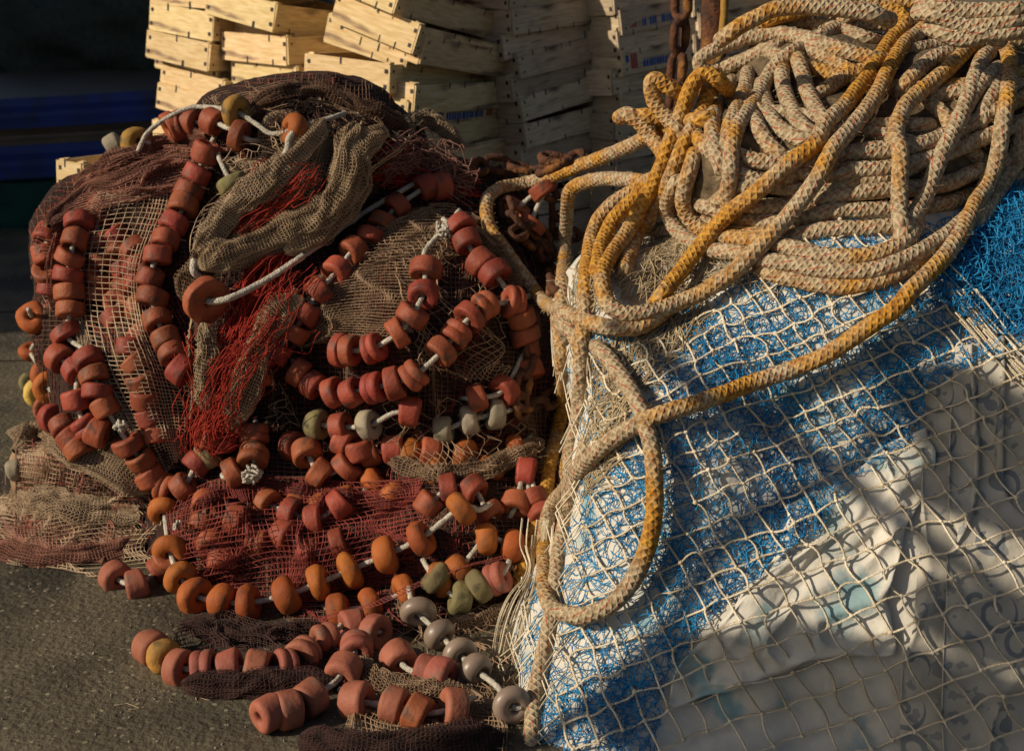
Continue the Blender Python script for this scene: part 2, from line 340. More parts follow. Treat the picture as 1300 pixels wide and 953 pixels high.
def ground_material():
    m = mat('wet_gritty_concrete', (.13, .11, .072), (.075, .064, .044), 4.5, .62, .9, 60, c3=(.045, .04, .03), s3=1.9, t3=.50)
    nt = m.node_tree; n = nt.nodes; L = nt.links; b = n['Principled BSDF']; col = b.inputs['Base Color'].links[0].from_socket
    tc = n.new('ShaderNodeTexCoord'); v = n.new('ShaderNodeTexVoronoi'); v.inputs['Scale'].default_value = 75; L.new(tc.outputs['Object'], v.inputs['Vector'])
    sp = n.new('ShaderNodeSeparateColor'); L.new(v.outputs['Color'], sp.inputs[0])
    th = n.new('ShaderNodeMath'); th.operation = 'GREATER_THAN'; th.inputs[1].default_value = .78; L.new(sp.outputs[0], th.inputs[0])
    ds = n.new('ShaderNodeMath'); ds.operation = 'LESS_THAN'; ds.inputs[1].default_value = .38; L.new(v.outputs['Distance'], ds.inputs[0])
    mu = n.new('ShaderNodeMath'); mu.operation = 'MULTIPLY'; L.new(th.outputs[0], mu.inputs[0]); L.new(ds.outputs[0], mu.inputs[1])
    m2 = n.new('ShaderNodeMath'); m2.operation = 'MULTIPLY'; L.new(mu.outputs[0], m2.inputs[0]); m2.inputs[1].default_value = .7
    rp = n.new('ShaderNodeValToRGB'); rp.color_ramp.elements[0].color = (.05, .04, .025, 1); rp.color_ramp.elements[1].color = (.36, .31, .2, 1); L.new(sp.outputs[1], rp.inputs[0])
    mx = n.new('ShaderNodeMix'); mx.data_type = 'RGBA'; L.new(m2.outputs[0], mx.inputs[0]); L.new(col, mx.inputs[6]); L.new(rp.outputs[0], mx.inputs[7]); L.new(mx.outputs[2], b.inputs['Base Color'])
    return m
M['ground'] = ground_material()
def water_material():
    m = mat('harbour_water', (.004, .012, .014), (.006, .018, .02), 2, .08, .5, 5, spec=.6); return m
M['water'] = water_material()
def print_material():
    m = mat('scroll_print_cloth', (.46, .43, .37), (.38, .36, .31), 9, .9, .3, 40)
    nt = m.node_tree; n = nt.nodes; L = nt.links; b = n['Principled BSDF']; col = b.inputs['Base Color'].links[0].from_socket
    tc = n.new('ShaderNodeTexCoord'); v = n.new('ShaderNodeTexVoronoi'); v.inputs['Scale'].default_value = 11; v.inputs['Randomness'].default_value = .7; L.new(tc.outputs['Object'], v.inputs['Vector'])
    sc_ = n.new('ShaderNodeVectorMath'); sc_.operation = 'SCALE'; sc_.inputs['Scale'].default_value = 11; L.new(tc.outputs['Object'], sc_.inputs[0])
    sb = n.new('ShaderNodeVectorMath'); sb.operation = 'SUBTRACT'; L.new(tc.outputs['Object'], sb.inputs[0]); L.new(v.outputs['Position'], sb.inputs[1])
    sp = n.new('ShaderNodeSeparateXYZ'); L.new(sb.outputs[0], sp.inputs[0])
    def M_(op, a, c=None, d=None):
        q = n.new('ShaderNodeMath'); q.operation = op
        for k, x in enumerate((a, c, d)):
            if x is None: continue
            if isinstance(x, (int, float)): q.inputs[k].default_value = x
            else: L.new(x, q.inputs[k])
        return q.outputs[0]
    ang = M_('ARCTAN2', sp.outputs[2], sp.outputs[0]); sd = n.new('ShaderNodeSeparateColor'); L.new(v.outputs['Color'], sd.inputs[0])
    sg = M_('SUBTRACT', M_('MULTIPLY', M_('GREATER_THAN', sd.outputs[0], .5), 2.0), 1.0)
    sw = M_('SINE', M_('ADD', M_('MULTIPLY', v.outputs['Distance'], 17.0), M_('MULTIPLY', ang, sg)))
    g = M_('GREATER_THAN', sw, .62); cut = M_('LESS_THAN', v.outputs['Distance'], .46); nz = n.new('ShaderNodeTexNoise'); nz.inputs['Scale'].default_value = 30; L.new(tc.outputs['Object'], nz.inputs['Vector'])
    bl = M_('GREATER_THAN', nz.outputs[0], .62); f = M_('MAXIMUM', M_('MULTIPLY', g, cut), M_('MULTIPLY', bl, .7))
    mx = n.new('ShaderNodeMix'); mx.data_type = 'RGBA'; L.new(M_('MULTIPLY', f, .75), mx.inputs[0]); L.new(col, mx.inputs[6]); mx.inputs[7].default_value = (.10, .13, .17, 1)
    L.new(mx.outputs[2], b.inputs['Base Color']); return m
M['print_cloth'] = print_material()
# ------------------------------------------------------------------ setting
def sheet_obj(name, bag, m, kind='structure', smooth=False):
    o = link(name, bag.mesh(name, smooth), m); o['kind'] = kind; return o
b = Bag(); b.box((0, -6.5, -.5), (80, 28.0, 1.0)); sheet_obj('ground', b, M['ground'])           # quay apron, edge at y = 7.5
b = Bag()
for x0, y0, x1, y1 in ((-9, 5.72, 6, 5.95), (-9, 4.75, -.6, 5.15)): prisms(b, [(x0, y0, .001)], [(x1, y1, .001)], .004)
sheet_obj('paving_joint', b, M['heap'])
b = Bag(); b.box((0, 7.56, -.45), (80, .12, .93)); sheet_obj('quay_edge', b, M['green_net'])
b = Bag(); b.add([(-400, 7.6, -.9), (400, 7.6, -.9), (400, 600, -.9), (-400, 600, -.9)], [(0, 1, 2, 3)]); sheet_obj('water', b, M['water'])
b = Bag(); b.box((0, 29, -.3), (90, 14, 2.4)); sheet_obj('far_quay', b, M['stone'])

# moored boat beyond the quay edge, lying in the shade
boat = tag(empty('moored_boat', (-3, 9.5, -.9)), 'dark blue and green wooden boat moored in shade beyond the quay edge', 'boat')
def boat_band(name, z0, z1, bulge, m, y0=7.85, th=.09):
    xs = np.linspace(-11, 6, 60); V = []; b = Bag()
    for zi, z in enumerate(np.linspace(z0, z1, 6)):
        y = y0 + bulge * (1 - zi / 5) * .25 + .004 * (xs + 3) ** 2 + .012 * np.sin(zi * 3.1)
        V.append(np.stack([xs, y, np.full_like(xs, z) + .006 * (xs + 3) ** 2 + .05 * (xs + 1.5)], -1))
    V = np.array(V); V2, F, _ = cloth_from(V, th); b.add(V2, F); return link(name, b.mesh(name, False), m, boat)
boat_band('hull', -.9, .32, 1, M['green_paint'])
boat_band('sheer_plank', .33, .50, 0, M['blue_paint'], 7.80)
boat_band('bulwark', .505, .60, 0, M['deck_wood'], 7.86)
boat_band('rail', .605, .75, 0, M['blue_paint'], 7.80, .12)
b = Bag(); xs = np.linspace(-11, 6, 30); b.add(np.concatenate([np.stack([xs, 7.95 + .004 * (xs + 3) ** 2, .52 + .05 * (xs + 1.5)], -1), np.stack([xs, np.full(30, 13.4), .58 + .0 * xs], -1)]), [(i, i + 1, i + 31, i + 30) for i in range(29)]); link('deck', b.mesh('deck'), M['deck_wood'], boat)
b = Bag(); b.box((-2.5, 13.5, .2), (17, .12, 1.0)); link('far_bulwark', b.mesh('far_bulwark', False), M['deck_wood'], boat)

def blob_mesh(name, ells, voxel=.03, sm=8, amp=.03, fr=7, amp2=.012, fr2=22, cut=-.05):
    bm = bmesh.new()
    for c, r in ells:
        q = bmesh.ops.create_icosphere(bm, subdivisions=4, radius=1)
        for v in q['verts']: v.co = Vector((v.co.x * r[0] + c[0], v.co.y * r[1] + c[1], v.co.z * r[2] + c[2]))
    me = bpy.data.meshes.new(name + '_src'); bm.to_mesh(me); bm.free()
    o = bpy.data.objects.new(name + '_src', me); COL.objects.link(o)
    md = o.modifiers.new('r', 'REMESH'); md.mode = 'VOXEL'; md.voxel_size = voxel
    ms = o.modifiers.new('s', 'SMOOTH'); ms.iterations = sm
    e = o.evaluated_get(bpy.context.evaluated_depsgraph_get()); me2 = bpy.data.meshes.new_from_object(e)
    n = len(me2.vertices); V = np.zeros(n * 3); me2.vertices.foreach_get('co', V); V = V.reshape(-1, 3); N = np.zeros(n * 3); me2.vertices.foreach_get('normal', N); N = N.reshape(-1, 3)
    d = amp * vn3(V * fr) + amp2 * vn3(V * fr2 + 9)
    V = V + N * d[:, None]; V[:, 2] = np.maximum(V[:, 2], cut)
    me2.vertices.foreach_set('co', V.ravel()); me2.update(); me2.polygons.foreach_set('use_smooth', np.ones(len(me2.polygons), bool)); me2.materials.clear()
    bpy.data.objects.remove(o); me2.name = name
    return me2
def solid(me): return [tuple(v.co) for v in me.vertices], [tuple(p.vertices) for p in me.polygons]
def bvh_of(items):
    V = []; F = []
    for v, f in items:
        k = len(V); V += v; F += [tuple(i + k for i in q) for q in f]
    return BVHTree.FromPolygons(V, F)

# net heap on the boat deck
mv = at(100, 40, 12.0)
me = blob_mesh('net_mound', [((mv[0] + .2, 12.3, .75), (1.1, .7, .55)), ((mv[0] + 1.0, 12.2, .8), (1.1, .7, .85)), ((mv[0] - .5, 12.2, .55), (.6, .6, .38))], .06, 6, .07, 5, .03, 14, cut=.5)
tag(link('net_mound', me, M['green_net']), 'dark green heap of netting on the deck of the moored boat', 'net heap')

# unseen building added on the left to shade water, boat and back of quay
SUN = np.array([-.82, -.31, .47]); SUN /= np.linalg.norm(SUN)
wh = tag(empty('shade_building', (-14.2, 18, 0)), 'added unseen building on the left that shades the boat, plastered with tiled roof', 'shade_building')
b = Bag(); b.box((-14.2, 11.2, 3.9), (8, 17.6, 7.8)); link('wall', b.mesh('wall', False), M['plaster'], wh)
b = Bag(); b.add([(-18.6, 2.1, 7.8), (-9.8, 2.1, 7.8), (-9.8, 20.3, 7.8), (-18.6, 20.3, 7.8), (-14.2, 2.1, 9.6), (-14.2, 20.3, 9.6)], [(0, 3, 2, 1), (1, 2, 5, 4), (3, 0, 4, 5)], [(0, 1, 4), (2, 3, 5)]); link('roof', b.mesh('roof', False), M['shed_roof'], wh)
for y in (6, 11, 16):
    b = Bag(); b.box((-10.17, y, 1.5), (.08, 2.4, 3.0)); link('door', b.mesh('door', False), M['shed_door'], wh)

# ------------------------------------------------------------------ the two heaps
def PE(px, py, Y, rx, ry, rz): return (at(px, py, Y), (rx, ry, rz))
LE = [PE(330, 440, 3.95, .60, .55, .56), PE(380, 215, 3.98, .36, .36, .28), PE(250, 480, 3.85, .42, .50, .42), PE(150, 400, 3.9, .22, .35, .30), PE(540, 480, 3.75, .40, .45, .48), PE(560, 330, 3.95, .34, .35, .28),
      PE(420, 690, 3.55, .42, .45, .34), PE(600, 720, 3.45, .40, .45, .40), PE(500, 820, 3.15, .46, .42, .20), PE(620, 960, 2.85, .34, .36, .24), PE(330, 850, 3.05, .26, .30, .09), PE(470, 930, 2.85, .28, .3, .12), PE(560, 1000, 2.65, .42, .38, .15), PE(205, 265, 3.95, .21, .3, .20), PE(130, 320, 3.9, .18, .3, .22), PE(185, 225, 3.95, .13, .25, .14), PE(330, 690, 3.5, .3, .4, .3)]
me_heap = blob_mesh('packed_netting', LE, .03, 8, .03, 8, .012, 22)
heap = tag(empty('net_heap', (-.7, 3.8, 0)), 'big heap of packed dark brown fishing netting on the wet quay, strewn with red floats', 'net heap')
link('packed_netting', me_heap, M['heap'], heap)
SL = solid(me_heap)
GE = [PE(85, 585, 3.62, .13, .12, .065), PE(40, 600, 3.68, .055, .1, .10), PE(120, 650, 3.55, .17, .15, .085), PE(60, 690, 3.50, .19, .13, .06), PE(170, 690, 3.45, .10, .13, .09), PE(165, 600, 3.7, .1, .1, .1)]
me_low = blob_mesh('packed_netting', GE, .015, 3, .012, 9, .006, 25)
low = tag(empty('net_heap', (-1.0, 3.6, 0)), 'low bundle of beige netting slumped on the wet ground at the left edge', 'net heap')
link('packed_netting', me_low, M['tan_net'], low)
SG = solid(me_low)
RE = [PE(1150, 760, 3.15, .80, .80, .70), PE(1080, 420, 3.25, .52, .55, .45), PE(1250, 500, 3.2, .62, .6, .55), PE(1420, 600, 3.15, .72, .74, .50), PE(1450, 850, 3.0, .8, .80, .7), PE(1120, 1050, 2.75, .72, .62, .45), PE(860, 620, 3.0, .26, .42, .42), PE(810, 860, 2.86, .30, .42, .42), PE(960, 760, 3.0, .45, .56, .55), PE(960, 980, 2.8, .5, .5, .45), PE(790, 420, 3.2, .18, .3, .22), PE(760, 1000, 2.6, .25, .3, .3), PE(1150, 1180, 2.5, .85, .6, .4), PE(850, 1120, 2.5, .4, .5, .32), PE(980, 1060, 2.42, .5, .35, .2), PE(1250, 1060, 2.42, .5, .35, .22)]
me_body = blob_mesh('sailcloth', RE, .03, 26, .014, 5, .006, 18)
bale = tag(empty('covered_bale', (.75, 3.0, 0)), 'large bale under white sailcloth and blue and pale nets, right half of the view', 'net bale')
link('sailcloth', me_body, M['cloth'], bale)
SR = solid(me_body)
HE = [PE(1075, 215, 3.30, .37, .38, .20), PE(930, 215, 3.25, .17, .26, .16), PE(1200, 150, 3.4, .36, .35, .18), PE(1060, 110, 3.5, .26, .26, .14), PE(1320, 200, 3.4, .3, .35, .2)]
me_hump = blob_mesh('rope_core', HE, .03, 8, .012, 8, .005, 22)
SH = solid(me_hump)
GP = ([(-9, -3, 0), (9, -3, 0), (9, 7.5, 0), (-9, 7.5, 0)], [(0, 1, 2, 3)])
B_L = bvh_of([SL, SG]); B_R = bvh_of([SR, SH]); B_RB = bvh_of([SR]); B_A = bvh_of([SL, SR, SH])

# ------------------------------------------------------------------ light, sky, camera
def finish():
    w = bpy.data.worlds.new('World'); scene.world = w; w.use_nodes = True; nt = w.node_tree
    sk = nt.nodes.new('ShaderNodeTexSky'); sk.sky_type = 'NISHITA'; sk.sun_disc = False
    sk.sun_elevation = math.asin(SUN[2]); sk.sun_rotation = math.atan2(SUN[0], SUN[1]); sk.altitude = 0; sk.dust_density = 2.0
    bg = nt.nodes['Background']; nt.links.new(sk.outputs[0], bg.inputs[0]); bg.inputs[1].default_value = .052
    ld = bpy.data.lights.new('sun', 'SUN'); ld.energy = 4.6; ld.angle = R(.5); ld.color = (1, .86, .66)
    lo = bpy.data.objects.new('sun', ld); COL.objects.link(lo); lo.rotation_euler = Vector(SUN).to_track_quat('Z', 'Y').to_euler(); lo.location = (-8, -4, 9)
    cd = bpy.data.cameras.new('camera'); co = bpy.data.objects.new('camera', cd); COL.objects.link(co); co.location = CAM; co.rotation_euler = (R(90) - PITCH, 0, 0)
    cd.sensor_width = 36; cd.lens = 36 * FPX / 1300; cd.clip_start = .05; cd.clip_end = 2000
    cd.dof.use_dof = True; cd.dof.focus_distance = 3.0; cd.dof.aperture_fstop = 5.0
    scene.camera = co
    vs = scene.view_settings; vs.view_transform = 'Standard'; vs.look = 'None'; vs.exposure = EXPO; vs.gamma = 1; vs.use_curve_mapping = False
    scene.cycles.max_bounces = 5; scene.cycles.transparent_max_bounces = 8
EXPO = -.08
# ------------------------------------------------------------------ floats
def float_mesh(name, m, R_=.039, w=.040, rnd=.5, hole=.011, groove=0.0, n=22, rough=.0, seed=0, tilt=.0):
    h = w / 2; c = min(h, R_) * rnd; prof = []
    for k in range(7):
        a = math.pi / 2 * k / 6; prof.append((R_ - c + c * math.cos(a), h - c + c * math.sin(a)))
    prof.append((hole + .006, h - .001)); prof.append((hole, h - .006)); prof.append((hole, -h + .006)); prof.append((hole + .006, -h + .001))
    for k in range(6, -1, -1):
        a = math.pi / 2 * k / 6; prof.append((R_ - c + c * math.cos(a), -(h - c + c * math.sin(a))))
    if groove: prof += [(R_ * 1.0, -.004), (R_ - groove, -.0015), (R_ - groove, .0015), (R_ * 1.0, .004)]
    V, F = lathe(prof, n); F = F[:, ::-1]
    d = vn3(V * 28 + seed * 5.1) * rough + vn3(V * 70 + seed * 3.3) * rough * .35
    r = np.linalg.norm(V[:, 1:], axis=1, keepdims=True); V = V * (1 + (d / R_)[:, None] * (r > hole * 1.6))
    V[:, 0] *= 1 + tilt * V[:, 1] / R_
    return mk(name, V, [F])
FM = {}
kinds = {'t': ('terracotta', .0385, .046, .42, .002, 0), 'T': ('terracotta', .0385, .050, .42, .002, .003), 'd': ('terracotta', .042, .034, .42, .002, 0), 'o': ('orange', .044, .050, .88, .004, 0), 'p': ('pink', .041, .050, .45, .002, .0),
         'P': ('pink', .041, .052, .42, .002, .003), 'y': ('yellow', .042, .040, .9, .004, 0), 'h': ('ochre', .044, .048, .85, .004, 0), 'l': ('olive', .042, .046, .75, .004, 0), 'c': ('cream', .037, .046, .6, .003, 0), 'g': ('taupe', .040, .042, .95, .0, 0)}
for k, (m, r_, w, rd, ro, gr) in kinds.items():
    FM[k] = [float_mesh('float', M[m], r_ * s, w * q, rd, groove=gr, rough=ro, seed=i, tilt=tl) for i, (s, q, tl) in enumerate(((1, 1, 0), (.94, 1.08, .12), (1.05, .88, -.1), (.98, .96, .2)))]
    for me_ in FM[k]: me_.materials.append(M[m])
FLABEL = {'y': 'yellow float', 'h': 'ochre float', 'l': 'olive green float', 'c': 'cream float', 'g': 'grey float'}
ACC = []          # solids of floats already placed: later nets drape over them
def surf(pts, bvh, off):
    t, D = cast(bvh, pts); ok = ~np.isnan(t)
    t = np.interp(np.arange(len(t)), np.where(ok)[0], t[ok]) if ok.any() else np.full(len(t), 3.3)
    t = t - off
    if len(t) > 4: t = .5 * t + .5 * smooth1(t, 2)
    return CAM + D * t[:, None]
def put_float(k, p, axis, parent, scale=1, jit=.18, label=None, collect=True):
    a = Vector(axis).normalized(); a = (a + Vector(rng.normal(0, jit, 3))).normalized()
    q = a.to_track_quat('X', 'Z') @ Euler((rng.uniform(0, 6.28), 0, 0)).to_quaternion()
    o = bpy.data.objects.new('float', FM[k][rng.integers(4)]); COL.objects.link(o); o.parent = parent
    base = Vector(parent.location) if parent else Vector((0, 0, 0))
    s = scale * rng.uniform(.95, 1.05)
    o.location = Vector(p) - base; o.rotation_mode = 'QUATERNION'; o.rotation_quaternion = q; o.scale = (s, s, s)
    if k in FLABEL and parent: o['label'] = FLABEL[k]
    if collect:
        bm = bmesh.new(); bmesh.ops.create_icosphere(bm, subdivisions=2, radius=.038 * s)
        mt = Matrix.Translation(Vector(p)) @ q.to_matrix().to_4x4() @ Matrix.Diagonal((.75, 1, 1, 1)); bm.transform(mt)
        ACC.append(([tuple(v.co) for v in bm.verts], [tuple(v.index for v in f.verts) for f in bm.faces])); bm.free()
    return o
def float_line(spec, label, bvh, off=.045, scale=1.0, rope=.0065, group='lines of net floats strewn over the heap', ext=True, jit=.18):
    """spec: list of (x, y, kind or None); None = rope bend only"""
    pts = np.array([(a, b_) for a, b_, _ in spec], float); P = surf(pts, bvh, off)
    root = tag(empty('float_line', P.mean(0)), label, 'float line', group)
    Tn = np.gradient(P, axis=0) if len(P) > 1 else np.array([[1., 0, .3]])
    Q = P
    if len(P) > 1:
        if ext: Q = np.concatenate([P[:1] - Tn[:1] * .6 + [[0, .04, 0]], P, P[-1:] + Tn[-1:] * .6 + [[0, .04, 0]]])
        b = Bag(); tube(b, resample(cr(Q), .004), rope, 8, braid=.25, plait=.03); link('rope', b.mesh('rope'), M['white_rope'], root)
    for (a, b_, k), p, tn in zip(spec, P, Tn):
        if k: put_float(k, p, tn, root, scale * .99, jit)
    return root
def L(s, default='t'):
    out = []
    for tok in s.split():
        q = tok.split(','); out.append((float(q[0]), float(q[1]), (q[2] if len(q) > 2 else default) if (len(q) < 3 or q[2] != '-') else None))
    return out

# floats lying under the nets (seen through them)
under = [("128,262 124,284 126,306 130,328 128,350 126,372", 'leftmost short row of red floats showing through the beige net'),
         ("146,300 152,322 160,342 158,364 150,384 146,404", 'second row of red floats seen through beige net, left of the middle row'),
         ("172,318 178,338 174,360 176,392 182,420", 'x'),
         ("62,300 58,322 62,344 66,366", 'four red floats bulging under rose net on the outermost left flank'),
         ("165,440 172,462 180,484 184,506 190,530 200,552", 'row of red floats deep under the lower half of the long beige net'),
         ("381,640 408,647 443,638 478,612 499,628", 'five orange red floats caught under the wine red net'),
         ("300,660 330,690 362,680 392,700 430,690", 'red floats lying flat beneath the lower wine red net'),
         ("521,578 555,596 590,580 622,596 656,572", 'orange floats under the tan net right of the heap centre'),
         ("262,640 258,665 268,690 282,712", 'red floats under wine red net close to its left corner')]
under[2] = (under[2][0], 'row of red floats pressed against the beige net beside the long inner line')
under[2] = (under[2][0], 'row of red floats pressed against the beige net beside the long inner line')
for s, lab in under:
    float_line(L(s, 'o' if 'orange' in lab else 't'), lab, B_L, off=.012, group='float lines under the nets', jit=.35)
B_L2 = bvh_of([SL, SG, GP] + ACC)

# ------------------------------------------------------------------ nets
def net(name, rows, cell, m, r, label, bvh, cat='fishing net', group=None, diamond=False, layers=1, drop=0.0, maxjump=None, smooth=False, **k):
    b = Bag(); cell, r = (cell * 1.2, r * .9) if diamond else (cell, r)
    maxjump = maxjump or cell * .0021 * 2.6
    for q in range(layers):
        P, ok, ts = fold_sheet(rows, cell, bvh, seed=k.get('seed', 0), **{a: v for a, v in k.items() if a not in ('seed',)})
        if q: P = P + np.array([.004, .012, -.005]) * q + rng.normal(0, .002, 3)
        net_from(P, ok, ts, r, diamond, b, maxjump, drop, not (label and ('hoop' in label or 'very top' in label)))
    o = link(name, b.mesh(name, smooth), M[m]); return tag(o, label, cat, group) if label else o
# generic brown netting over the whole heap, part of the heap itself
def part_net(rows, cell, m, r, parent, **k):
    o = net('netting', rows, cell, m, r, None, B_L, **k); o.parent = parent; o.matrix_parent_inverse = Matrix.Translation(-parent.location); return o
full = [[(20 + i * 88, y) for i in range(9)] for y in range(80, 960, 80)]
part_net(full, 6.0, 'brown_net', .0011, heap, off=.006, amp=.012, ff=(5, 4), seed=3, warp=.7, maxjump=.03)
part_net(full, 7.0, 'dark_net', .0012, heap, off=.004, amp=.016, ff=(5, 3), seed=17, warp=.8, maxjump=.035)
part_net(full, 8.0, 'wine_net', .0011, heap, off=.002, amp=.016, ff=(6, 4), seed=27, warp=.8, maxjump=.035, drop=.3)
lowrows = [[(-20, y), (50, y), (110, y), (170, y), (230, y)] for y in (520, 580, 640, 700, 750)]
def G(s): return [[tuple(float(v) for v in p.split(',')) for p in r.split()] for r in s.strip().split('/')]
net('fishing_net', G("20,545 60,545 120,560 160,590/15,590 60,600 120,610 180,600/-10,640 50,650 110,640 195,640/-15,680 50,690 110,690 208,680/-5,715 50,725 110,735 190,730"), 4.6, 'beige_net', .00105, 'beige net draped over the low bundle on the ground, left edge of the view', B_L2, off=.008, amp=.035, ff=(2.2, 2.5), seed=5, warp=.5, layers=2, ragged=.05)
net('fishing_net', G("10,560 60,555 110,570 150,600/-15,650 40,660 90,650 150,650/-15,700 40,705 90,715 140,720"), 4.9, 'rose_net', .00105, 'rose brown net spilling out of the low bundle at the left edge', B_L2, off=.016, amp=.025, ff=(2.5, 2), seed=8, warp=.6, ragged=.05)
# left flank and big beige net
net('fishing_net', G("128,205 150,198 185,190/80,245 110,250 150,240/50,285 80,290 125,285/36,325 62,328 105,330/36,362 62,368 100,368/52,392 70,396 96,396"), 4.6, 'rose_net', .00105, 'rose brown net wrapped round the outer left flank of the heap', B_L2, off=.012, amp=.018, ff=(2.5, 1), seed=2, ragged=.05)
net('fishing_net', G("180,190 208,186 238,182 268,198/128,238 160,230 198,226 236,232/104,275 150,264 190,262 230,270/96,335 130,333 165,338 204,345/96,405 135,405 170,408 208,415/112,465 150,465 192,468 236,480/138,522 175,520 205,518 250,520/170,570 195,565 215,560 245,565/200,606 212,600 226,598 240,598"), 5.6, 'beige_net', .0012, 'long beige square mesh net stretched down the left of the heap over red floats', B_L2, off=.014, amp=.012, ff=(2, .6), seed=4, warp=.2, jit=.04, gather=.5, ragged=.05)
net('fishing_net', G("150,190 190,178 240,178 290,186/110,225 160,214 220,205 280,205/80,262 140,246 200,236 255,222/70,285 120,270 180,255 235,244"), 4.6, 'rose_net', .00105, 'thick rose red net folded across the upper left shoulder of the heap', B_L2, off=.03, amp=.03, ff=(1, 4), seed=12, warp=.5, layers=2, ragged=.05)
# brown mounds on top
net('fishing_net', G("245,140 280,115 340,104 400,104 450,128 490,160/250,160 300,135 345,125 400,125 445,145 480,175/265,175 310,160 350,150 395,150 440,160 470,180"), 4.6, 'tan_net', .00105, 'brown net bunched up on the very top of the heap in front of the crates', B_L2, off=.03, amp=.035, ff=(5, 2), seed=21, warp=1.0, layers=2, ragged=.05)
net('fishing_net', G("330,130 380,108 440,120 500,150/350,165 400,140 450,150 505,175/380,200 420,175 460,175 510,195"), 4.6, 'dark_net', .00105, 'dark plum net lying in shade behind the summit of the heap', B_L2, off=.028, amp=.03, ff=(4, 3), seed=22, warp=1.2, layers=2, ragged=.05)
net('fishing_net', G("280,200 300,176 345,180 385,205/285,225 320,215 350,218 380,215/300,238 330,236 352,232 372,226"), 4.6, 'beige_net', .00105, 'beige net scarf curled below the yellow ochre float at the top', B_L2, off=.055, amp=.03, ff=(2, 3), seed=31, warp=.5, ragged=.05)
net('fishing_net', G("345,150 365,142 385,150 400,160/338,175 350,168 360,175 372,185/340,200 350,196 362,200 370,206"), 3.6, 'khaki_net', 0.00119, 'small khaki net loop round a red float at the top', B_L2, off=.06, amp=.02, ff=(2, 3), seed=32, warp=.5, diamond=True, ragged=.05)
# central folded khaki / beige nets
net('fishing_net', G("385,160 420,150 460,150/360,200 400,190 450,185/335,235 385,225 440,225/300,265 360,255 425,260/265,300 330,290 395,300/245,335 310,325 375,322"), 4.8, 'khaki_net', .00115, 'wide khaki net folded down from the summit toward the big disc float', B_L2, off=.035, amp=.045, ff=(3, 1.2), seed=41, warp=.9, layers=2, ragged=.05)
net('fishing_net', G("435,165 480,160 525,170/432,195 470,185 512,190/425,225 450,220 480,215/415,255 440,250 460,240/400,290 425,285 440,270"), 4.4, 'khaki_net', 0.00144, 'twisted olive khaki net bundle right of the summit', B_L2, off=.06, amp=.05, ff=(2, 1.2), seed=42, warp=.5, layers=2, diamond=True, ragged=.05)
net('fishing_net', G("500,175 530,148 560,148 590,165/508,190 535,170 560,168 585,180/530,210 545,195 565,195 580,205"), 4.1, 'khaki_net', 0.00144, 'khaki net hoop standing up against the shaded crates', B_L2, off=.05, amp=.03, ff=(2, 1), seed=43, warp=.4, diamond=True, ragged=.05)
net('fishing_net', G("290,235 330,220 360,230/262,262 300,255 340,262/245,295 285,288 320,290/238,330 270,320 305,322"), 7.5, 'beige_net', .0013, 'loose pale net strands over red twine left of the summit', B_L2, off=.05, amp=.03, ff=(2, 1), seed=44, warp=.9, drop=.12, ragged=.05)
net('fishing_net', G("262,350 300,330 340,310/240,390 262,385 290,380/232,430 248,430 270,425/236,480 250,478 268,470/240,540 256,530 280,520"), 3.4, 'khaki_net', 0.00128, 'narrow khaki net strip hanging below the big disc float', B_L2, off=.045, amp=.03, ff=(2, 1), seed=45, warp=.5, diamond=True, ragged=.05)
net('fishing_net', G("350,380 375,360 390,372/325,420 350,405 372,412/300,470 325,460 345,465/285,520 310,510 322,512/270,555 292,550 312,548"), 3.4, 'khaki_net', 0.00136, 'long khaki net roll left of the diagonal float line', B_L2, off=.055, amp=.04, ff=(2, .6), seed=46, warp=.4, layers=2, diamond=True, ragged=.05)
net('fishing_net', G("500,265 560,255 620,262/450,310 520,300 600,300/415,360 480,350 560,350/385,410 450,400 520,400/370,445 420,440 480,445"), 4.6, 'tan_net', .00105, 'brown square mesh net between the diagonal and hanging float lines', B_L2, off=.028, amp=.022, ff=(1.5, 3), seed=51, warp=.4, layers=2, ragged=.05)
net('fishing_net', G("520,300 580,290 640,320/500,350 570,345 650,370/505,400 570,400 660,420/520,450 580,455 650,455/560,480 610,488 650,470"), 4.3, 'tan_net', 0.00119, 'red brown net bag under the right hand ring of floats', B_L2, off=.03, amp=.03, ff=(2, 2), seed=52, warp=.8, diamond=True, ragged=.05)
net('fishing_net', G("470,500 540,498 610,490 670,500/465,540 530,545 600,540 680,540/480,575 540,580 610,575 690,565/510,600 560,612 620,600 700,580"), 5.0, 'tan_net', 0.00119, 'tan net draped over cream floats below the right hand ring', B_L2, off=.03, amp=.02, ff=(2, 2), seed=53, warp=.5, diamond=True, ragged=.05)
net('fishing_net', G("335,470 365,480 400,500/330,510 360,515 385,530/325,545 350,550 375,560"), 5.9, 'khaki_net', 0.00110, 'coarse khaki net patch in the dark hollow at the centre', B_L2, off=.02, amp=.03, ff=(2, 2), seed=54, warp=.6, diamond=True, ragged=.05)
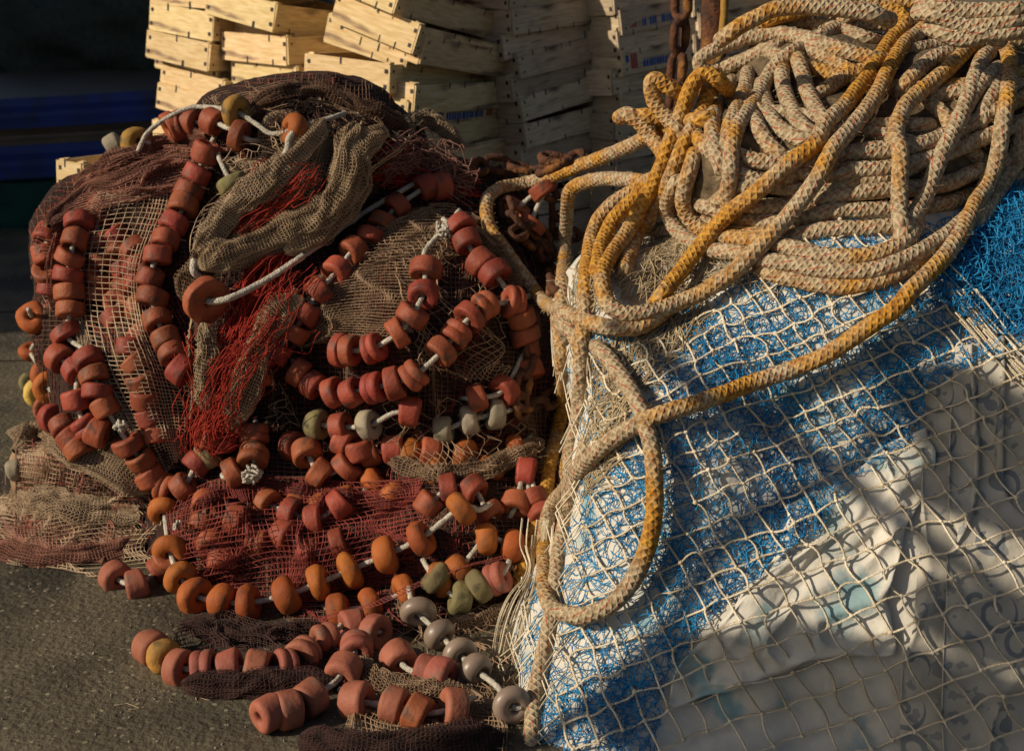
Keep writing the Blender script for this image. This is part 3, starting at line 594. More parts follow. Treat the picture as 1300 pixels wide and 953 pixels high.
# wine red net, lower centre
net('fishing_net', G("215,630 290,600 370,600 450,610 540,600/210,670 290,650 370,645 450,640 560,625/215,710 290,700 370,690 450,680 570,655/235,750 300,745 370,740 440,725 560,700/250,770 310,768 370,768 440,760 540,730"), 5.5, 'wine_net', .00105, 'wine red net stretched across the lower front of the heap above orange floats', B_L2, off=.022, amp=.022, ff=(2.5, 3), seed=61, warp=.7, ragged=.05, layers=2)
net('fishing_net', G("390,785 470,760 560,720 640,700/395,795 480,775 565,735 645,712"), 4.6, 'wine_net', .00105, 'narrow twisted wine red net edge running under the orange floats', B_L2, off=.06, amp=.02, ff=(2, 1), seed=62, warp=.3, ragged=.05)
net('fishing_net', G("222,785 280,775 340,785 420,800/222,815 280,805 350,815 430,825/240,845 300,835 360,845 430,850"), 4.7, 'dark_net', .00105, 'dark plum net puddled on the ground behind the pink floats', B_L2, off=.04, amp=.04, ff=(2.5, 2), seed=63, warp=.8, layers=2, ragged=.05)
net('fishing_net', G("500,760 560,765 620,760 690,740/490,800 560,810 620,800 680,790/520,850 580,860 640,850 680,840/560,900 600,910 640,910 670,900"), 5.0, 'tan_net', 0.00119, 'brown net behind the three grey plastic floats at the bottom', B_L2, off=.02, amp=.03, ff=(2, 2), seed=64, warp=.8, diamond=True, ragged=.05)
net('fishing_net', G("430,850 500,860 570,865 640,870/430,890 500,900 570,910 640,920/420,940 500,955 570,970 640,975"), 5.3, 'tan_net', .00105, 'brown net spread over the foot of the heap beside the bale', B_L2, off=.02, amp=.03, ff=(2, 2), seed=66, warp=.8, layers=2, ragged=.05)
net('fishing_net', G("150,470 120,500 90,520/200,560 150,560 110,560/230,600 190,610 150,600"), 4.0, 'tan_net', 0.00110, 'tan net tucked under the left cluster of floats', B_L2, off=.01, amp=.03, ff=(2, 2), seed=65, warp=.8, diamond=True, ragged=.05)

# ------------------------------------------------------------------ visible float lines
B_L3 = bvh_of([SL, SG, GP] + ACC)
lines = [
 ("100,284 95,304 89,327 87,349 88,371 90,393 84,425 104,442,- 113,458 119,477 124,497 133,517 148,540,- 163,563 178,583 191,606 209,618,T 232,618 250,588", 'long outer line of red floats curving down the left side of the heap', .05),
 ("262,193 250,221 240,243 233,262 221,284 210,305 200,324 191,351 193,378 200,406 210,430 219,450 230,470", 'long inner line of red floats right of the beige square mesh net', .05),
 ("178,186,- 192,164,- 232,140,- 262,136,- 300,143,h 326,158,- 345,170,- 373,165,o 392,157,- 420,150,-", 'white rope over the summit with one thick ochre float', .07),
 ("218,161,d 229,159,d 245,156,t 270,155,t 290,163,-", 'four red discs close together just below the white rope at the top', .055),
 ("146,186,c 158,178,- 175,182,h", 'pair of pale and mustard floats on the upper left shoulder', .03),
 ("280,205,- 295,233,l", 'single olive float hanging below the beige scarf', .06),
 ("304,172,d 318,178,-", 'single red disc lying tilted under the ochre float', .05),
 ("43,403,o 64,412,y 39,446,o 60,474,o 62,492,o", 'line of orange floats and one bright yellow float at the left edge', .06),
 ("38,486,l 50,499,y 60,520 68,531 80,541 90,556 100,570", 'short string of olive, yellow and red floats under the left orange ones', .05),
 ("76,455 97,470 97,507 109,541,T 125,548", 'short string of red floats tucked behind the outer line, lower left', .055),
 ("560,236 541,238 505,262 486,283 470,301 448,318 428,344 405,370 387,398 372,420 350,447,T 330,472", 'straight diagonal line of red floats from the upper right to the centre', .06),
 ("379,472 397,488 423,498 447,498 476,492,T 500,486 525,477,T 552,455,- 560,446 579,424,T 597,402,d 615,388,T 651,383,T", 'curved line of red floats along the bottom of the right hand net bag', .062),
 ("567,288,- 540,318,- 540,343 537,373 523,401 505,423 473,442,T 444,445,d 433,444,d", 'knotted white rope with red floats hanging down into a hook shape', .065),
 ("570,285,- 584,290,d 592,306,t 610,334,t 628,348,t 650,378,- 662,402 667,425", 'line of red floats from the white knot down beside the chain', .07),
 ("404,538,l 433,542 468,540,c 500,524,- 520,522", 'line with olive, red and grey green floats at the centre of the heap', .055),
 ("563,546,c 596,533,c 629,525,c 648,520,-", 'three cream floats in a row under tan net', .035),
 ("372,566 390,575 406,601 441,592 456,572 436,560", 'tight ring of red floats below the olive one', .05),
 ("322,552,T 322,580,T", 'two stacked red floats hanging on a knotted cord in the centre', .06),
 ("296,600 285,606,-", 'single red float lying left of the knotted cord', .045),
 ("608,647,- 585,645,o 534,683,o 490,704,o 443,724,o 404,740,o 364,755,o 314,765,o 281,763,o 249,756,o 230,733,o 216,700,o 209,648,o", 'sweeping line of fat orange floats on white cord across the lower front', .075),
 ("651,692,o 618,684,o 583,722,o 560,735,o", 'loose orange floats in the dark hollow right of the sweeping orange line', .03),
 ("513,752,o 470,768,o 430,775,o", 'shaded orange floats below the wine red net', .015),
 ("642,722,- 631,734,P 608,743,l 583,759,l 553,734,l", 'line with a pink cylinder float and three olive floats low on the right', .055),
 ("522,760,- 531,777,g 558,805,g 584,831,g 604,850,g 630,870,- 650,895,g", 'line of smooth grey plastic floats on white cord at the bottom', .07),
 ("193,822,p 209,834,h 228,847,p 260,849,P 293,847,p 326,849,p 362,846,P 385,831,P 412,811,P 432,795,-", 'row of pink floats with one ochre float along the bottom left', .06),
 ("476,802,p 448,796,p 430,812,-", 'pair of pink floats behind the big pink disc', .06),
 ("453,822,P 437,852,p 420,870,- 395,885,p 365,900,p 340,905,p", 'pink floats curling round to the lower edge of the heap', .075),
 ("505,835,p 520,850,- 543,853,p 560,858,p", 'three small pink floats beside the grey plastic ones', .06),
 ("147,733,p 173,742,p 204,722,t 214,708,t", 'string of dull red floats resting on wet ground at the left foot of the heap', .05),
 ("605,505 640,495 667,445 672,470", 'shaded red floats behind the hanging chain', .03),
 ("372,572,- 405,540,- 640,440,t 668,425,t", None, .04),
 ("676,632 690,655 668,600 655,640", 'deep red floats in the dark gap between the two heaps', .03),
 ("655,265,d 690,240,d 672,285,d", 'red discs showing through the rusty chain heap', .06),
 ("265,575,l 285,560,t 262,555,t", 'red and olive floats in shade under red twine', .045),
 ("455,890,p 500,895,p 530,905,t 575,900,p", 'row of floats at the very bottom edge left of the bale', .05),
 ("430,640,t 400,660,t 370,650,t 340,640,t", 'dark red floats sunk behind the wine red net', .012),
 ("620,650,t 600,620,t 570,620,t 545,640,t", 'brown red floats sunk in the hollow above the grey cord', .02),
 ("545,575,t 500,570,t 470,575,t", 'three half hidden red floats above the tan net', .025)]
for s, lab, off in lines:
    if lab: float_line(L(s), lab, B_L3, off=off)
float_line(L("15,600,c 62,648,-"), 'pale float at the edge of the low beige bundle', B_L2, off=.045, scale=.75, group=None) if False else None
o_ = put_float('c', surf([(19, 597)], B_L2, .03)[0], (1, .2, .3), None, .8); tag(o_, 'pale cream float at the outer edge of the low beige bundle', 'float')
o_ = put_float('c', surf([(33, 650)], B_L2, .03)[0], (1, .2, .3), None, .6); tag(o_, 'tiny pale float sunk in the front of the low beige bundle', 'float')
# big disc float facing the camera with its white rope
P = surf([(262, 381)], B_L3, .09)[0]
disc = tag(empty('disc_float', P), 'large flat brown red disc float threaded on thick white rope', 'float')
me_ = float_mesh('disc', M['terracotta'], .060, .034, .45, .012, rough=.002, n=32); me_.materials.append(M['terracotta'])
o = bpy.data.objects.new('disc', me_); COL.objects.link(o); o.parent = disc; o.rotation_euler = (0, R(12), R(-52)); 
wr = np.array([(246, 330), (246, 345), (250, 362), (262, 381), (290, 377), (330, 360), (370, 335), (385, 325)], float)
Pw = surf(wr, B_L3, .095); Pw[3] = P; Pw[2] = P + [-.012, .06, .03]; Pw[4] = P + (Pw[4] - P) * 1.0 + [0, -.02, 0]
b = Bag(); tube(b, resample(cr(Pw), .003), .0085, 10, braid=.22, plait=.035); link('rope', b.mesh('rope'), M['white_rope'], disc)

# other cords
def cord(name, path, m, r, label, off, cat='cord', bvh=None, braid=.2, n=8, part=None):
    b = Bag()
    for p in (path if isinstance(path[0], list) else [path]): tube(b, resample(drape(p, bvh or B_L3, off, 5, 8), .004), r, n, braid=braid, plait=.035)
    o = link(name, b.mesh(name), M[m], part); return tag(o, label, cat) if label else o
cord('cord', [(385, 325), (410, 308), (440, 285), (470, 265), (505, 245), (540, 225)], 'white_rope', .007, 'grey white cord running up beside the diagonal float line', .06)
cord('cord', [(335, 225), (355, 205), (365, 190), (366, 178), (372, 168)], 'white_rope', .0085, 'grey rope loop hanging from the top red float', .1)
def strands(name, path, n, spread, r, m, label, off=.05, wob=.012, cat='twine', bvh=None, k=4, fr=18, taper=True, parent=None):
    C = resample(drape(path, bvh or B_L3, off, 6, 8), .012); T, N, Bn = frames(C); b = Bag(); m_ = len(C); s = np.linspace(0, 1, m_)
    for i in range(n):
        a0, a1 = sorted(rng.uniform(0, 1, 2)) if taper else (0, 1)
        if a1 - a0 < .35: a0, a1 = max(0, a0 - .2), min(1, a1 + .25)
        sel = (s >= a0) & (s <= a1); c = C[sel]
        if len(c) < 4: continue
        u = rng.normal(0, spread, 2); ph = rng.uniform(0, 60); q = np.arange(len(c)) * .012
        w1 = vn2(q * fr, np.full(len(c), ph)); w2 = vn2(q * fr, np.full(len(c), ph + 20)); w3 = vn2(q * fr, np.full(len(c), ph + 40))
        out = np.array([0, -1, .35]) * abs(u[1]) * .45
        c = c + N[sel] * u[0] * 0 + np.cross(T[sel], [0, -1, .3]) * u[0] + out + wob * np.stack([w1, w2 * .5, w3], -1)
        tube(b, resample(cr(c, 2), .006), r * rng.uniform(.8, 1.2), k)
    o = link(name, b.mesh(name), M[m], parent); return tag(o, label, cat) if label else o
strands('twine', [(440, 235), (400, 270), (370, 310), (330, 360), (300, 420), (270, 480), (250, 540), (245, 575)], 75, .022, .0011, 'red_twine', 'tangled bright red twine spilling down the middle beside the big disc float', .045, .03)
strands('twine', [(350, 215), (320, 245), (290, 285), (275, 315)], 50, .022, .0011, 'red_twine', 'red twine glowing under pale strands left of the summit', .035, .02)
strands('twine', [(475, 200), (500, 195), (525, 190)], 40, .02, .0012, 'red_twine', 'small knot of scarlet twine near the khaki hoop', .06, .03)
strands('twine', [(480, 210), (520, 200), (555, 215), (585, 235), (600, 240)], 130, .03, .0014, 'mauve_twine', 'matted mauve twine above the upper end of the diagonal float line', .05, .05, fr=30)
strands('twine', [(470, 225), (520, 225), (560, 235), (610, 245)], 60, .02, .0012, 'red_twine', 'dark red twine threads at the upper right of the heap', .035, .03)
strands('twine', [(385, 390), (350, 420), (315, 480), (290, 530), (265, 560), (300, 550)], 34, .03, .001, 'red_twine', 'few loose red threads looping over the khaki net roll', .08, .05, fr=14)
strands('twine', [(235, 430), (250, 480), (270, 510), (262, 560), (285, 575)], 30, .02, .001, 'red_twine', 'red threads tangled at the lower end of the khaki strip', .07, .04, fr=18)
def net_roll(path, r, m, label, bvh=None, off=None, cm=.0085, th=.0006, flat=.75, seed=0, lumps=.3, inner='heap'):
    """a bunched roll of netting: mesh wrapped round a soft lumpy sausage, over a packed inner layer"""
    off = off if off is not None else r * .7
    C = resample(drape(path, bvh or B_L3, off, 5, 14), cm); T, N, Bn = frames(C); n = len(C); k = max(12, int(2 * math.pi * r * 1.25 / cm)); k += k % 2
    s = np.arange(n) / (n - 1); e = np.clip(np.minimum(s, 1 - s) * n * cm / (r * 1.6), .05, 1) ** .5
    D = C - CAM; D /= np.linalg.norm(D, axis=1, keepdims=True); S = np.cross(D, T); S /= np.linalg.norm(S, axis=1, keepdims=True); Q = np.cross(T, S)
    a = np.arange(k) * 2 * math.pi / k; A = a[None] + .7 * vn2(s[:, None] * 5 + 0 * a[None], 0 * s[:, None] + 0 * a[None], seed)
    base = C[:, None] + 0 * a[None, :, None]
    rr = r * e[:, None] * (1 + lumps * vn2(s[:, None] * n * cm * 14 + 0 * A, np.cos(a)[None] * 1.5 + 0 * s[:, None], seed + 1) + .16 * np.cos(5 * A + 6 * vn2(s[:, None] * 6 + 0 * A, 0 * A, seed + 2)) + .08 * np.cos(11 * A + 3))
    P = base + rr[..., None] * (np.cos(A)[..., None] * S[:, None] + flat * np.sin(A)[..., None] * Q[:, None])
    P = P + .006 * np.stack([vn3(P * 30 + seed), vn3(P * 30 + 9 + seed), vn3(P * 30 + 19 + seed)], -1)
    root = tag(empty('fishing_net', C.mean(0)), label, 'fishing net'); b = Bag(); i = np.arange(n)
    X = P + rng.normal(0, .0005, P.shape); Y = np.roll(X, -1, 1)
    prisms(b, X.reshape(-1, 3), Y.reshape(-1, 3), th); prisms(b, X[:-1].reshape(-1, 3), X[1:].reshape(-1, 3), th)
    X2 = C[:, None] + (P - C[:, None]) * .93; X2 = X2 + .5 * (np.roll(X2, -1, 1) - X2); prisms(b, X2[:-1].reshape(-1, 3), np.roll(X2, -1, 1)[1:].reshape(-1, 3), th); prisms(b, np.roll(X2, -1, 1)[:-1].reshape(-1, 3), X2[1:].reshape(-1, 3), th)
    link('netting', b.mesh('netting', False), M[m], root)
    b = Bag(); I = C[:, None] + (P - C[:, None]) * .84; ii = np.arange(n - 1)[:, None] * k; j = np.arange(k)[None]; j2 = (j + 1) % k
    b.add(I.reshape(-1, 3), np.stack([ii + j, ii + j2, ii + k + j2, ii + k + j], -1).reshape(-1, 4)); link('inner_folds', b.mesh('inner_folds'), M[inner], root); return root
for i_, (pth, r_, m_, lb, *o_) in enumerate([
 ([(455, 158), (442, 185), (441, 218), (428, 250), (398, 276), (350, 300), (295, 322), (252, 336)], .037, 'khaki_net', 'long khaki net roll falling from the summit to the big disc float'),
 ([(492, 168), (468, 178), (450, 200), (458, 232), (440, 262), (402, 298), (362, 318)], .031, 'khaki_net', 'twisted khaki net roll just right of the long one'),
 ([(384, 378), (352, 402), (332, 440), (312, 490), (290, 538)], .036, 'khaki_net', 'thick khaki net roll left of the diagonal float line'),
 ([(258, 412), (264, 440), (258, 480), (262, 520)], .0241, 'khaki_net', 'short khaki net roll hanging straight below the big disc float'),
 ([(412, 152), (385, 185), (348, 222), (312, 250), (275, 292), (250, 318)], .034, 'beige_net', 'pale beige net roll between the summit and the inner float line'),
 ([(384, 178), (372, 152), (350, 150), (338, 172), (340, 200), (315, 212), (285, 203)], .017, 'beige_net', 'curled beige net loop round the topmost orange float'),
 ([(498, 186), (516, 158), (545, 152), (572, 170), (585, 190)], .024, 'khaki_net', 'khaki net roll arched up against the shaded crates'),
 ([(62, 288), (112, 248), (178, 218), (248, 196)], .030, 'rose_net', 'lower rose net roll across the left shoulder'),
 ([(95, 238), (150, 205), (205, 185), (262, 172)], .028, 'rose_net', 'upper rose net roll across the left shoulder'),
 ([(320, 138), (360, 122), (410, 122), (460, 142), (520, 176)], .034, 'brown_net', 'brown net roll along the very summit of the heap'),
 ([(430, 180), (480, 185), (530, 205), (600, 215)], .026, 'dark_net', 'dark plum net roll behind the mauve twine'),
 ([(485, 572), (540, 598), (615, 596), (688, 562)], .022, 'tan_net', 'tan net roll below the three cream floats'),
 ([(300, 255), (285, 285), (262, 320), (240, 352), (232, 380)], .031, 'tan_net', 'brown net roll between the inner float line and the big disc float'),
 ([(545, 290), (600, 300), (640, 330), (655, 370)], .026, 'tan_net', 'brown net fold arching over the right hand ring of floats'),
 ([(100, 400), (112, 440), (140, 500), (185, 570)], .020, 'beige_net', 'beige net selvedge bunched beside the outer float line'),
 ([(400, 372), (440, 330), (490, 298), (560, 268)], .022, 'tan_net', 'brown net fold beside the diagonal float line'),
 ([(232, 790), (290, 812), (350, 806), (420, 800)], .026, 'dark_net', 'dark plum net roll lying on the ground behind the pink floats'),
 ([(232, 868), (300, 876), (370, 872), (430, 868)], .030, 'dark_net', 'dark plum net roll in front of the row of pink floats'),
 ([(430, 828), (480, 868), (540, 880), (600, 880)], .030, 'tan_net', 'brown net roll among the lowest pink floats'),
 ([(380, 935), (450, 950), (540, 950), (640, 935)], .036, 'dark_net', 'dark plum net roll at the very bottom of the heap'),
 ([(250, 640), (330, 622), (420, 628), (500, 640)], .020, 'wine_net', 'wine red net fold along the top of the lower wine red net'),
 ([(560, 800), (610, 790), (660, 770)], .024, 'tan_net', 'brown net fold between the grey plastic floats and the bale'),
 ([(18, 572), (55, 552), (105, 572), (160, 600), (195, 622)], .044, 'beige_net', 'plump upper roll of the low beige bundle', 1),
 ([(5, 640), (60, 640), (120, 650), (180, 648)], .042, 'beige_net', 'plump middle roll of the low beige bundle', 1),
 ([(-10, 695), (50, 712), (120, 708), (185, 690)], .036, 'rose_net', 'rose brown roll at the foot of the low bundle', 1)]):
    net_roll(pth, r_, m_, lb, bvh=B_L2 if o_ else B_L3, off=r_ * .45 if o_ else (r_ + (.052 if r_ in (.037, .031, .036, .034, .0241) else 0) if m_ in ('khaki_net', 'beige_net') else r_ * .9), seed=i_ * 7, inner='tan_net' if (m_ in ('beige_net', 'khaki_net') and False) else 'heap')
strands('twine', [(392, 335), (360, 375), (325, 430), (290, 480), (262, 540), (250, 570)], 45, .02, .001, 'red_twine', 'bright red threads lying over the thick khaki roll', .11, .05, fr=16)
strands('twine', [(405, 215), (370, 245), (330, 275), (300, 300)], 40, .016, .001, 'red_twine', 'red twine in the crease between the pale and the long khaki rolls', .075, .03, fr=20)
# white knots
for px, py, n_, r_, lab in ((153, 541, 9, .016, 'frayed white knot in the outer float line'), (564, 292, 12, .02, 'thick white knot above the hanging float line'), (320, 602, 16, .022, 'frayed white knot under the two stacked floats'), (225, 666, 6, .01, 'small white knot at the corner of the wine red net')):
    c = surf([(px, py)], B_L3, .085)[0]; b = Bag()
    for i in range(n_):
        q = np.cumsum(rng.normal(0, r_ * .55, (6, 3)), 0); q = (q - q.mean(0)) ; q *= r_ / max(.001, np.abs(q).max()); tube(b, resample(cr(c + q, 5), .003), .0035 if r_ > .012 else .0025, 6)
    tag(link('rope_knot', b.mesh('rope_knot'), M['white_rope']), lab, 'knot')
# ------------------------------------------------------------------ thick rope
RR = .0180
ROPE = [  # (height above the heap in rope radii, rust, points, part)
 (1.0, .0, "905,262 935,240 985,232 1040,204 1095,192 1150,187 1200,172 1262,142 1310,120"),
 (1.2, -.1, "925,258 990,262 1050,250 1100,243 1150,240 1200,233 1246,216 1310,190"),
 (1.0, -.05, "885,258 940,277 1000,282 1060,268 1110,267 1160,264 1210,256 1252,240 1310,222"),
 (1.2, -.1, "1000,215 1040,222 1085,216 1130,213 1180,202 1232,182 1310,150"),
 (.8, .0, "878,275 930,292 990,302 1050,292 1110,290 1165,284"),
 (1.0, -.1, "1060,196 1100,194 1134,192 1180,180 1225,165"),
 (.6, .0, "900,180 960,205 1010,200 1060,170 1120,160 1180,160"),
 (.6, .0, "870,150 900,190 960,230 1040,240 1120,225 1200,195"),
 (.6, .05, "960,60 1040,90 1130,110 1220,110 1310,90"),
 (.6, .0, "900,120 960,140 1040,150 1100,165 1180,190"),
 (.6, .0, "1160,110 1200,150 1240,200 1290,230"),
 (.8, .0, "1000,40 1060,80 1120,110 1190,120 1260,110 1310,110"),
 (.8, -.1, "840,300 830,292 850,293 880,300 900,302"),
 (2.2, .12, "882,195 873,225 867,258 880,282 903,296 940,303 975,308 1010,316 1045,325 1085,326 1128,318 1155,300 1164,280"),
 (2.2, -.15, "862,226 847,258 855,286 876,306 905,317 942,322 978,331 1012,337 1060,344 1108,344 1152,328 1190,307 1222,282 1252,250 1296,200"),
 (1.2, .15, "960,340 978,346 1010,355 1058,363 1100,360 1142,346 1180,325"),
 # left hanging strands
 (1.6, .15, "850,205 838,235 828,262 812,290 800,320 790,350"),
 (1.2, .35, "826,228 806,252 788,268 774,288 764,312 756,350"),
 (1.4, .25, "835,225 800,245 772,265 754,292 748,322 744,352 743,390 740,425 738,462 738,502 734,532 727,565 724,600 722,640"),
 (1.8, .12, "850,215 822,230 800,228 770,227 744,231 725,240 720,258 719,284 717,312 716,338 714,372 715,405 720,430"),
 (1.6, .35, "708,404 713,440 715,472 716,502 711,534 704,560 698,590 692,625 683,660 670,705 655,745"),
 (1.8, .1, "716,408 728,424 738,446 738,470 736,500 732,540 722,580 716,620"),
 (1.0, -.1, "745,560 735,600 722,640 712,690 706,735 700,780 690,830 680,880 673,960 668,1040"),
 (3.2, .2, "905,150 860,158 816,177 780,194 740,209 700,224 670,232 641,237 622,248 617,266 622,290 636,310 650,330 668,354 690,382 720,398 750,410 780,416 808,416 828,406 845,396"),
 # top bundle
 (1.5, .0, "1030,50 1090,30 1150,34 1200,50 1240,60"),
 (1.4, .05, "1170,4 1220,13 1262,14 1310,12"),
 (1.4, -.05, "1165,16 1185,18 1212,28 1242,40 1270,52"),
 (1.4, .05, "1200,40 1232,34 1264,30 1310,22"),
 (1.2, .1, "1180,34 1220,50 1262,42 1310,38"),
 (1.4, .05, "1310,52 1285,56 1262,58 1230,62"),
 (1.6, -.1, "1140,66 1180,60 1210,53 1240,55 1262,62"),
 (1.6, -.05, "1140,122 1154,102 1172,84 1192,71 1214,66 1240,62"),
 (1.2, -.05, "1030,126 1052,112 1072,98 1096,89 1130,84"),
 (2.2, .0, "914,52 928,42 944,31 964,21 986,12 1020,9 1060,12 1100,16 1130,26"),
 (1.8, -.05, "930,52 958,36 980,30 1008,27 1036,30 1062,36 1090,46 1115,54"),
 (1.6, .0, "905,92 925,84 950,74 972,64 990,58"),
 (2.8, -.05, "924,82 905,92 889,86 890,74 908,63 930,55 960,47 990,43 1030,50 1062,62 1100,72 1130,78"),
 (2.2, .1, "1018,62 1004,68 990,78 976,97 963,121 948,145 934,166 929,190 926,228 924,250 926,275"),
 (1.6, .05, "950,92 948,105 942,125 930,152 924,175 920,200"),
 (2.0, -.1, "932,98 924,112 911,128 905,150 905,172 908,190 913,205 920,225"),
 (2.4, .0, "908,112 900,103 897,124 888,148 876,170 866,190 857,212 841,246 829,268 818,292"),
 (2.2, .08, "872,124 860,118 846,110 832,100 826,108 832,130 845,148 858,162 868,178"),
 (1.4, .2, "870,150 850,152 835,150 818,147 800,150"),
 (2.2, .05, "786,150 797,145 812,156 827,176 842,196 850,212"),
 (1.6, -.1, "965,108 970,128 976,145 986,160 1000,170 1018,177 1040,178"),
 (2.0, .1, "994,84 993,100 998,121 1008,144 1021,162 1036,172"),
 (2.0, .05, "1010,70 1016,84 1021,104 1030,127 1042,146 1052,160"),
 (1.4, .2, "958,150 964,166 974,181 988,196 1002,205"),
 (1.6, .0, "1275,84 1266,108 1256,128 1247,146 1240,170"),
 (2.2, -.1, "1266,86 1250,102 1234,122 1225,138 1216,152 1210,180"),
 (2.6, -.1, "1262,64 1248,74 1240,92 1232,116 1222,142 1210,168 1197,192 1186,220 1176,246 1163,268 1151,288 1140,310"),
 (1.8, -.05, "1318,130 1300,160 1292,190 1279,222 1264,248 1248,272 1230,290"),
 # big diagonals, on top of everything
 (3.6, .32, "960,30 1010,16 1060,3 1095,-2 1130,8 1148,28 1132,50 1116,74 1100,100 1076,130 1048,158 1034,184 1000,209 961,244 925,272 897,302 872,335 850,362 830,388"),
 (4.2, .22, "1060,30 1100,8 1148,1 1170,8 1179,26 1166,42 1148,56 1130,85 1117,113 1098,142 1075,170 1056,192 1036,228 1005,269 962,315 926,348 886,373 836,393 792,399 769,380 764,348 778,322 798,292 815,260 833,226 850,182 866,140 877,112 890,96 908,98 925,115"),
 (3.4, .18, "1150,300 1143,276 1142,250 1143,220 1142,190 1137,172 1142,150 1154,130 1180,107 1207,84 1230,62 1256,49 1274,54 1282,82 1280,120 1272,162 1266,200 1251,236 1234,268 1218,300 1203,322 1179,347 1158,367 1141,388 1108,411 1073,435 1040,454 991,474 950,488 923,498 882,512 841,525 803,542 767,566 737,596 716,622 699,646 692,680 691,714 692,746 698,768 719,779 747,780 778,766 801,739 815,712 827,679 832,644 831,612 829,580 822,550 813,518 795,486 775,458 758,440"),
]
coil = tag(empty('rope_coil', at(1060, 200, 3.0)), 'thick plaited off white rope with rust stains, heaped in coils on the bale', 'rope')
def top_solid(me): return solid(me)
def sink(C, h):
    s = np.concatenate([[0], np.cumsum(np.linalg.norm(np.diff(C, axis=0), axis=1))]); e = np.minimum(s, s[-1] - s); f = np.clip(1 - e / .045, 0, 1) ** 2
    D = C - CAM; D /= np.linalg.norm(D, axis=1, keepdims=True)
    return C + D * (f * (RR * h * .6 + .02))[:, None]
RV = []
ROPE.sort(key=lambda q: q[0])
for hgt, rust, s in ROPE:
    pts = [tuple(map(float, p.split(','))) for p in s.split()]
    bvh = B_A
    C = drape(pts, bvh, RR * hgt, 5, 45, .6)
    C = resample(C, .0036)
    C = C + .0016 * np.stack([vn3(C * 25), vn3(C * 25 + 7), vn3(C * 25 + 15)], -1)
    b = Bag(); w = rust + .35 * vn3(C * 5 + 31)
    C = sink(C, hgt)
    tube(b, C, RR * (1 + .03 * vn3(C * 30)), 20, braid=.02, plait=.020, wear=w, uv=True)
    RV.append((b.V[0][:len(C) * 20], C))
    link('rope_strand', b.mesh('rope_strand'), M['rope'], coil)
# frayed fibres standing off the ropes
fA = []; fB = []
for V_ in RV:
    k = rng.integers(0, len(V_[0]), int(len(V_[0]) * .05)); n_ = V_[0][k] - V_[1][k // 20]
    n_ /= np.linalg.norm(n_, axis=1, keepdims=True) + 1e-9; a_ = V_[0][k]; fA.append(a_); fB.append(a_ + (n_ + rng.normal(0, .8, n_.shape)) * rng.uniform(.0015, .005, (len(k), 1)))
b = Bag(); prisms(b, np.concatenate(fA), np.concatenate(fB), .00035); o = link('loose_fibres', b.mesh('loose_fibres', False), M['straw'], coil); o['kind'] = 'stuff'
#
# core of the coil: turns hidden under the traced ones read as rope too
o = link('buried_turns', me_hump, M['shaded_fill'], coil)

# ------------------------------------------------------------------ nets over the bale
B_R2 = bvh_of([SR])
def inside(P, poly):
    x, y = P[:, 0], P[:, 1]; c = np.zeros(len(P), bool); j = len(poly) - 1
    for i in range(len(poly)):
        xi, yi = poly[i]; xj, yj = poly[j]
        k = ((yi > y) != (yj > y)) & (x < (xj - xi) * (y - yi) / (yj - yi + 1e-9) + xi); c ^= k; j = i
    return c
def lattice(poly, d1, d2, c, k, warp, seed, bvh, off, n=60, jit=.0):
    i, j = np.meshgrid(np.arange(-n, n), np.arange(-n, n), indexing='ij')
    P = i[..., None] * np.array(d1) + j[..., None] * np.array(d2)
    q = (P @ np.array([.5, .85])); P = np.array(c) + P / (1 - k * q).clip(.45, 2.5)[..., None]
    x, y = P[..., 0] * .012, P[..., 1] * .012
    P = P + warp * np.stack([vn2(x, y, seed), vn2(x, y, seed + 3)], -1) + warp * .35 * np.stack([vn2(x * 4, y * 4, seed + 1), vn2(x * 4, y * 4, seed + 2)], -1) + rng.normal(0, jit, P.shape)
    ok = inside(P.reshape(-1, 2), poly)
    t = np.full(ok.shape, np.nan); D = rays(P.reshape(-1, 2)); o = Vector(CAM)
    for a in np.where(ok)[0]:
        h = bvh.ray_cast(o, Vector(D[a]))
        if h[0] is not None: t[a] = h[3]
    ok = ok & ~np.isnan(t); W = CAM + D * (t - off)[:, None]
    return W.reshape(*P.shape[:2], 3), ok.reshape(P.shape[:2])
def lattice_net(W, ok, r, sag=.004, bag=None, drop=0, seg=3, maxl=.2):
    bag = bag or Bag()
    for A, B, k in ((W[:-1], W[1:], ok[:-1] & ok[1:]), (W[:, :-1], W[:, 1:], ok[:, :-1] & ok[:, 1:])):
        A = A[k]; B = B[k]; m = (np.linalg.norm(A - B, axis=1) < maxl) & (rng.random(len(A)) >= drop); A = A[m]; B = B[m]
        mid = rng.normal(0, sag, A.shape); prev = A
        for s in range(1, seg + 1):
            f = s / seg; Q = A + (B - A) * f + mid * 4 * f * (1 - f); prisms(bag, prev, Q, r); prev = Q
    return bag
def knots(W, ok, r, bag):
    me = bmesh.new(); bmesh.ops.create_icosphere(me, subdivisions=1, radius=1); V = np.array([v.co for v in me.verts]); F = np.array([[v.index for v in f.verts] for f in me.faces]); me.free()
    for p in W[ok]:
        s = r * rng.uniform(.8, 1.25, 3); bag.add(V * s + p + rng.normal(0, .0006, 3), (), F)
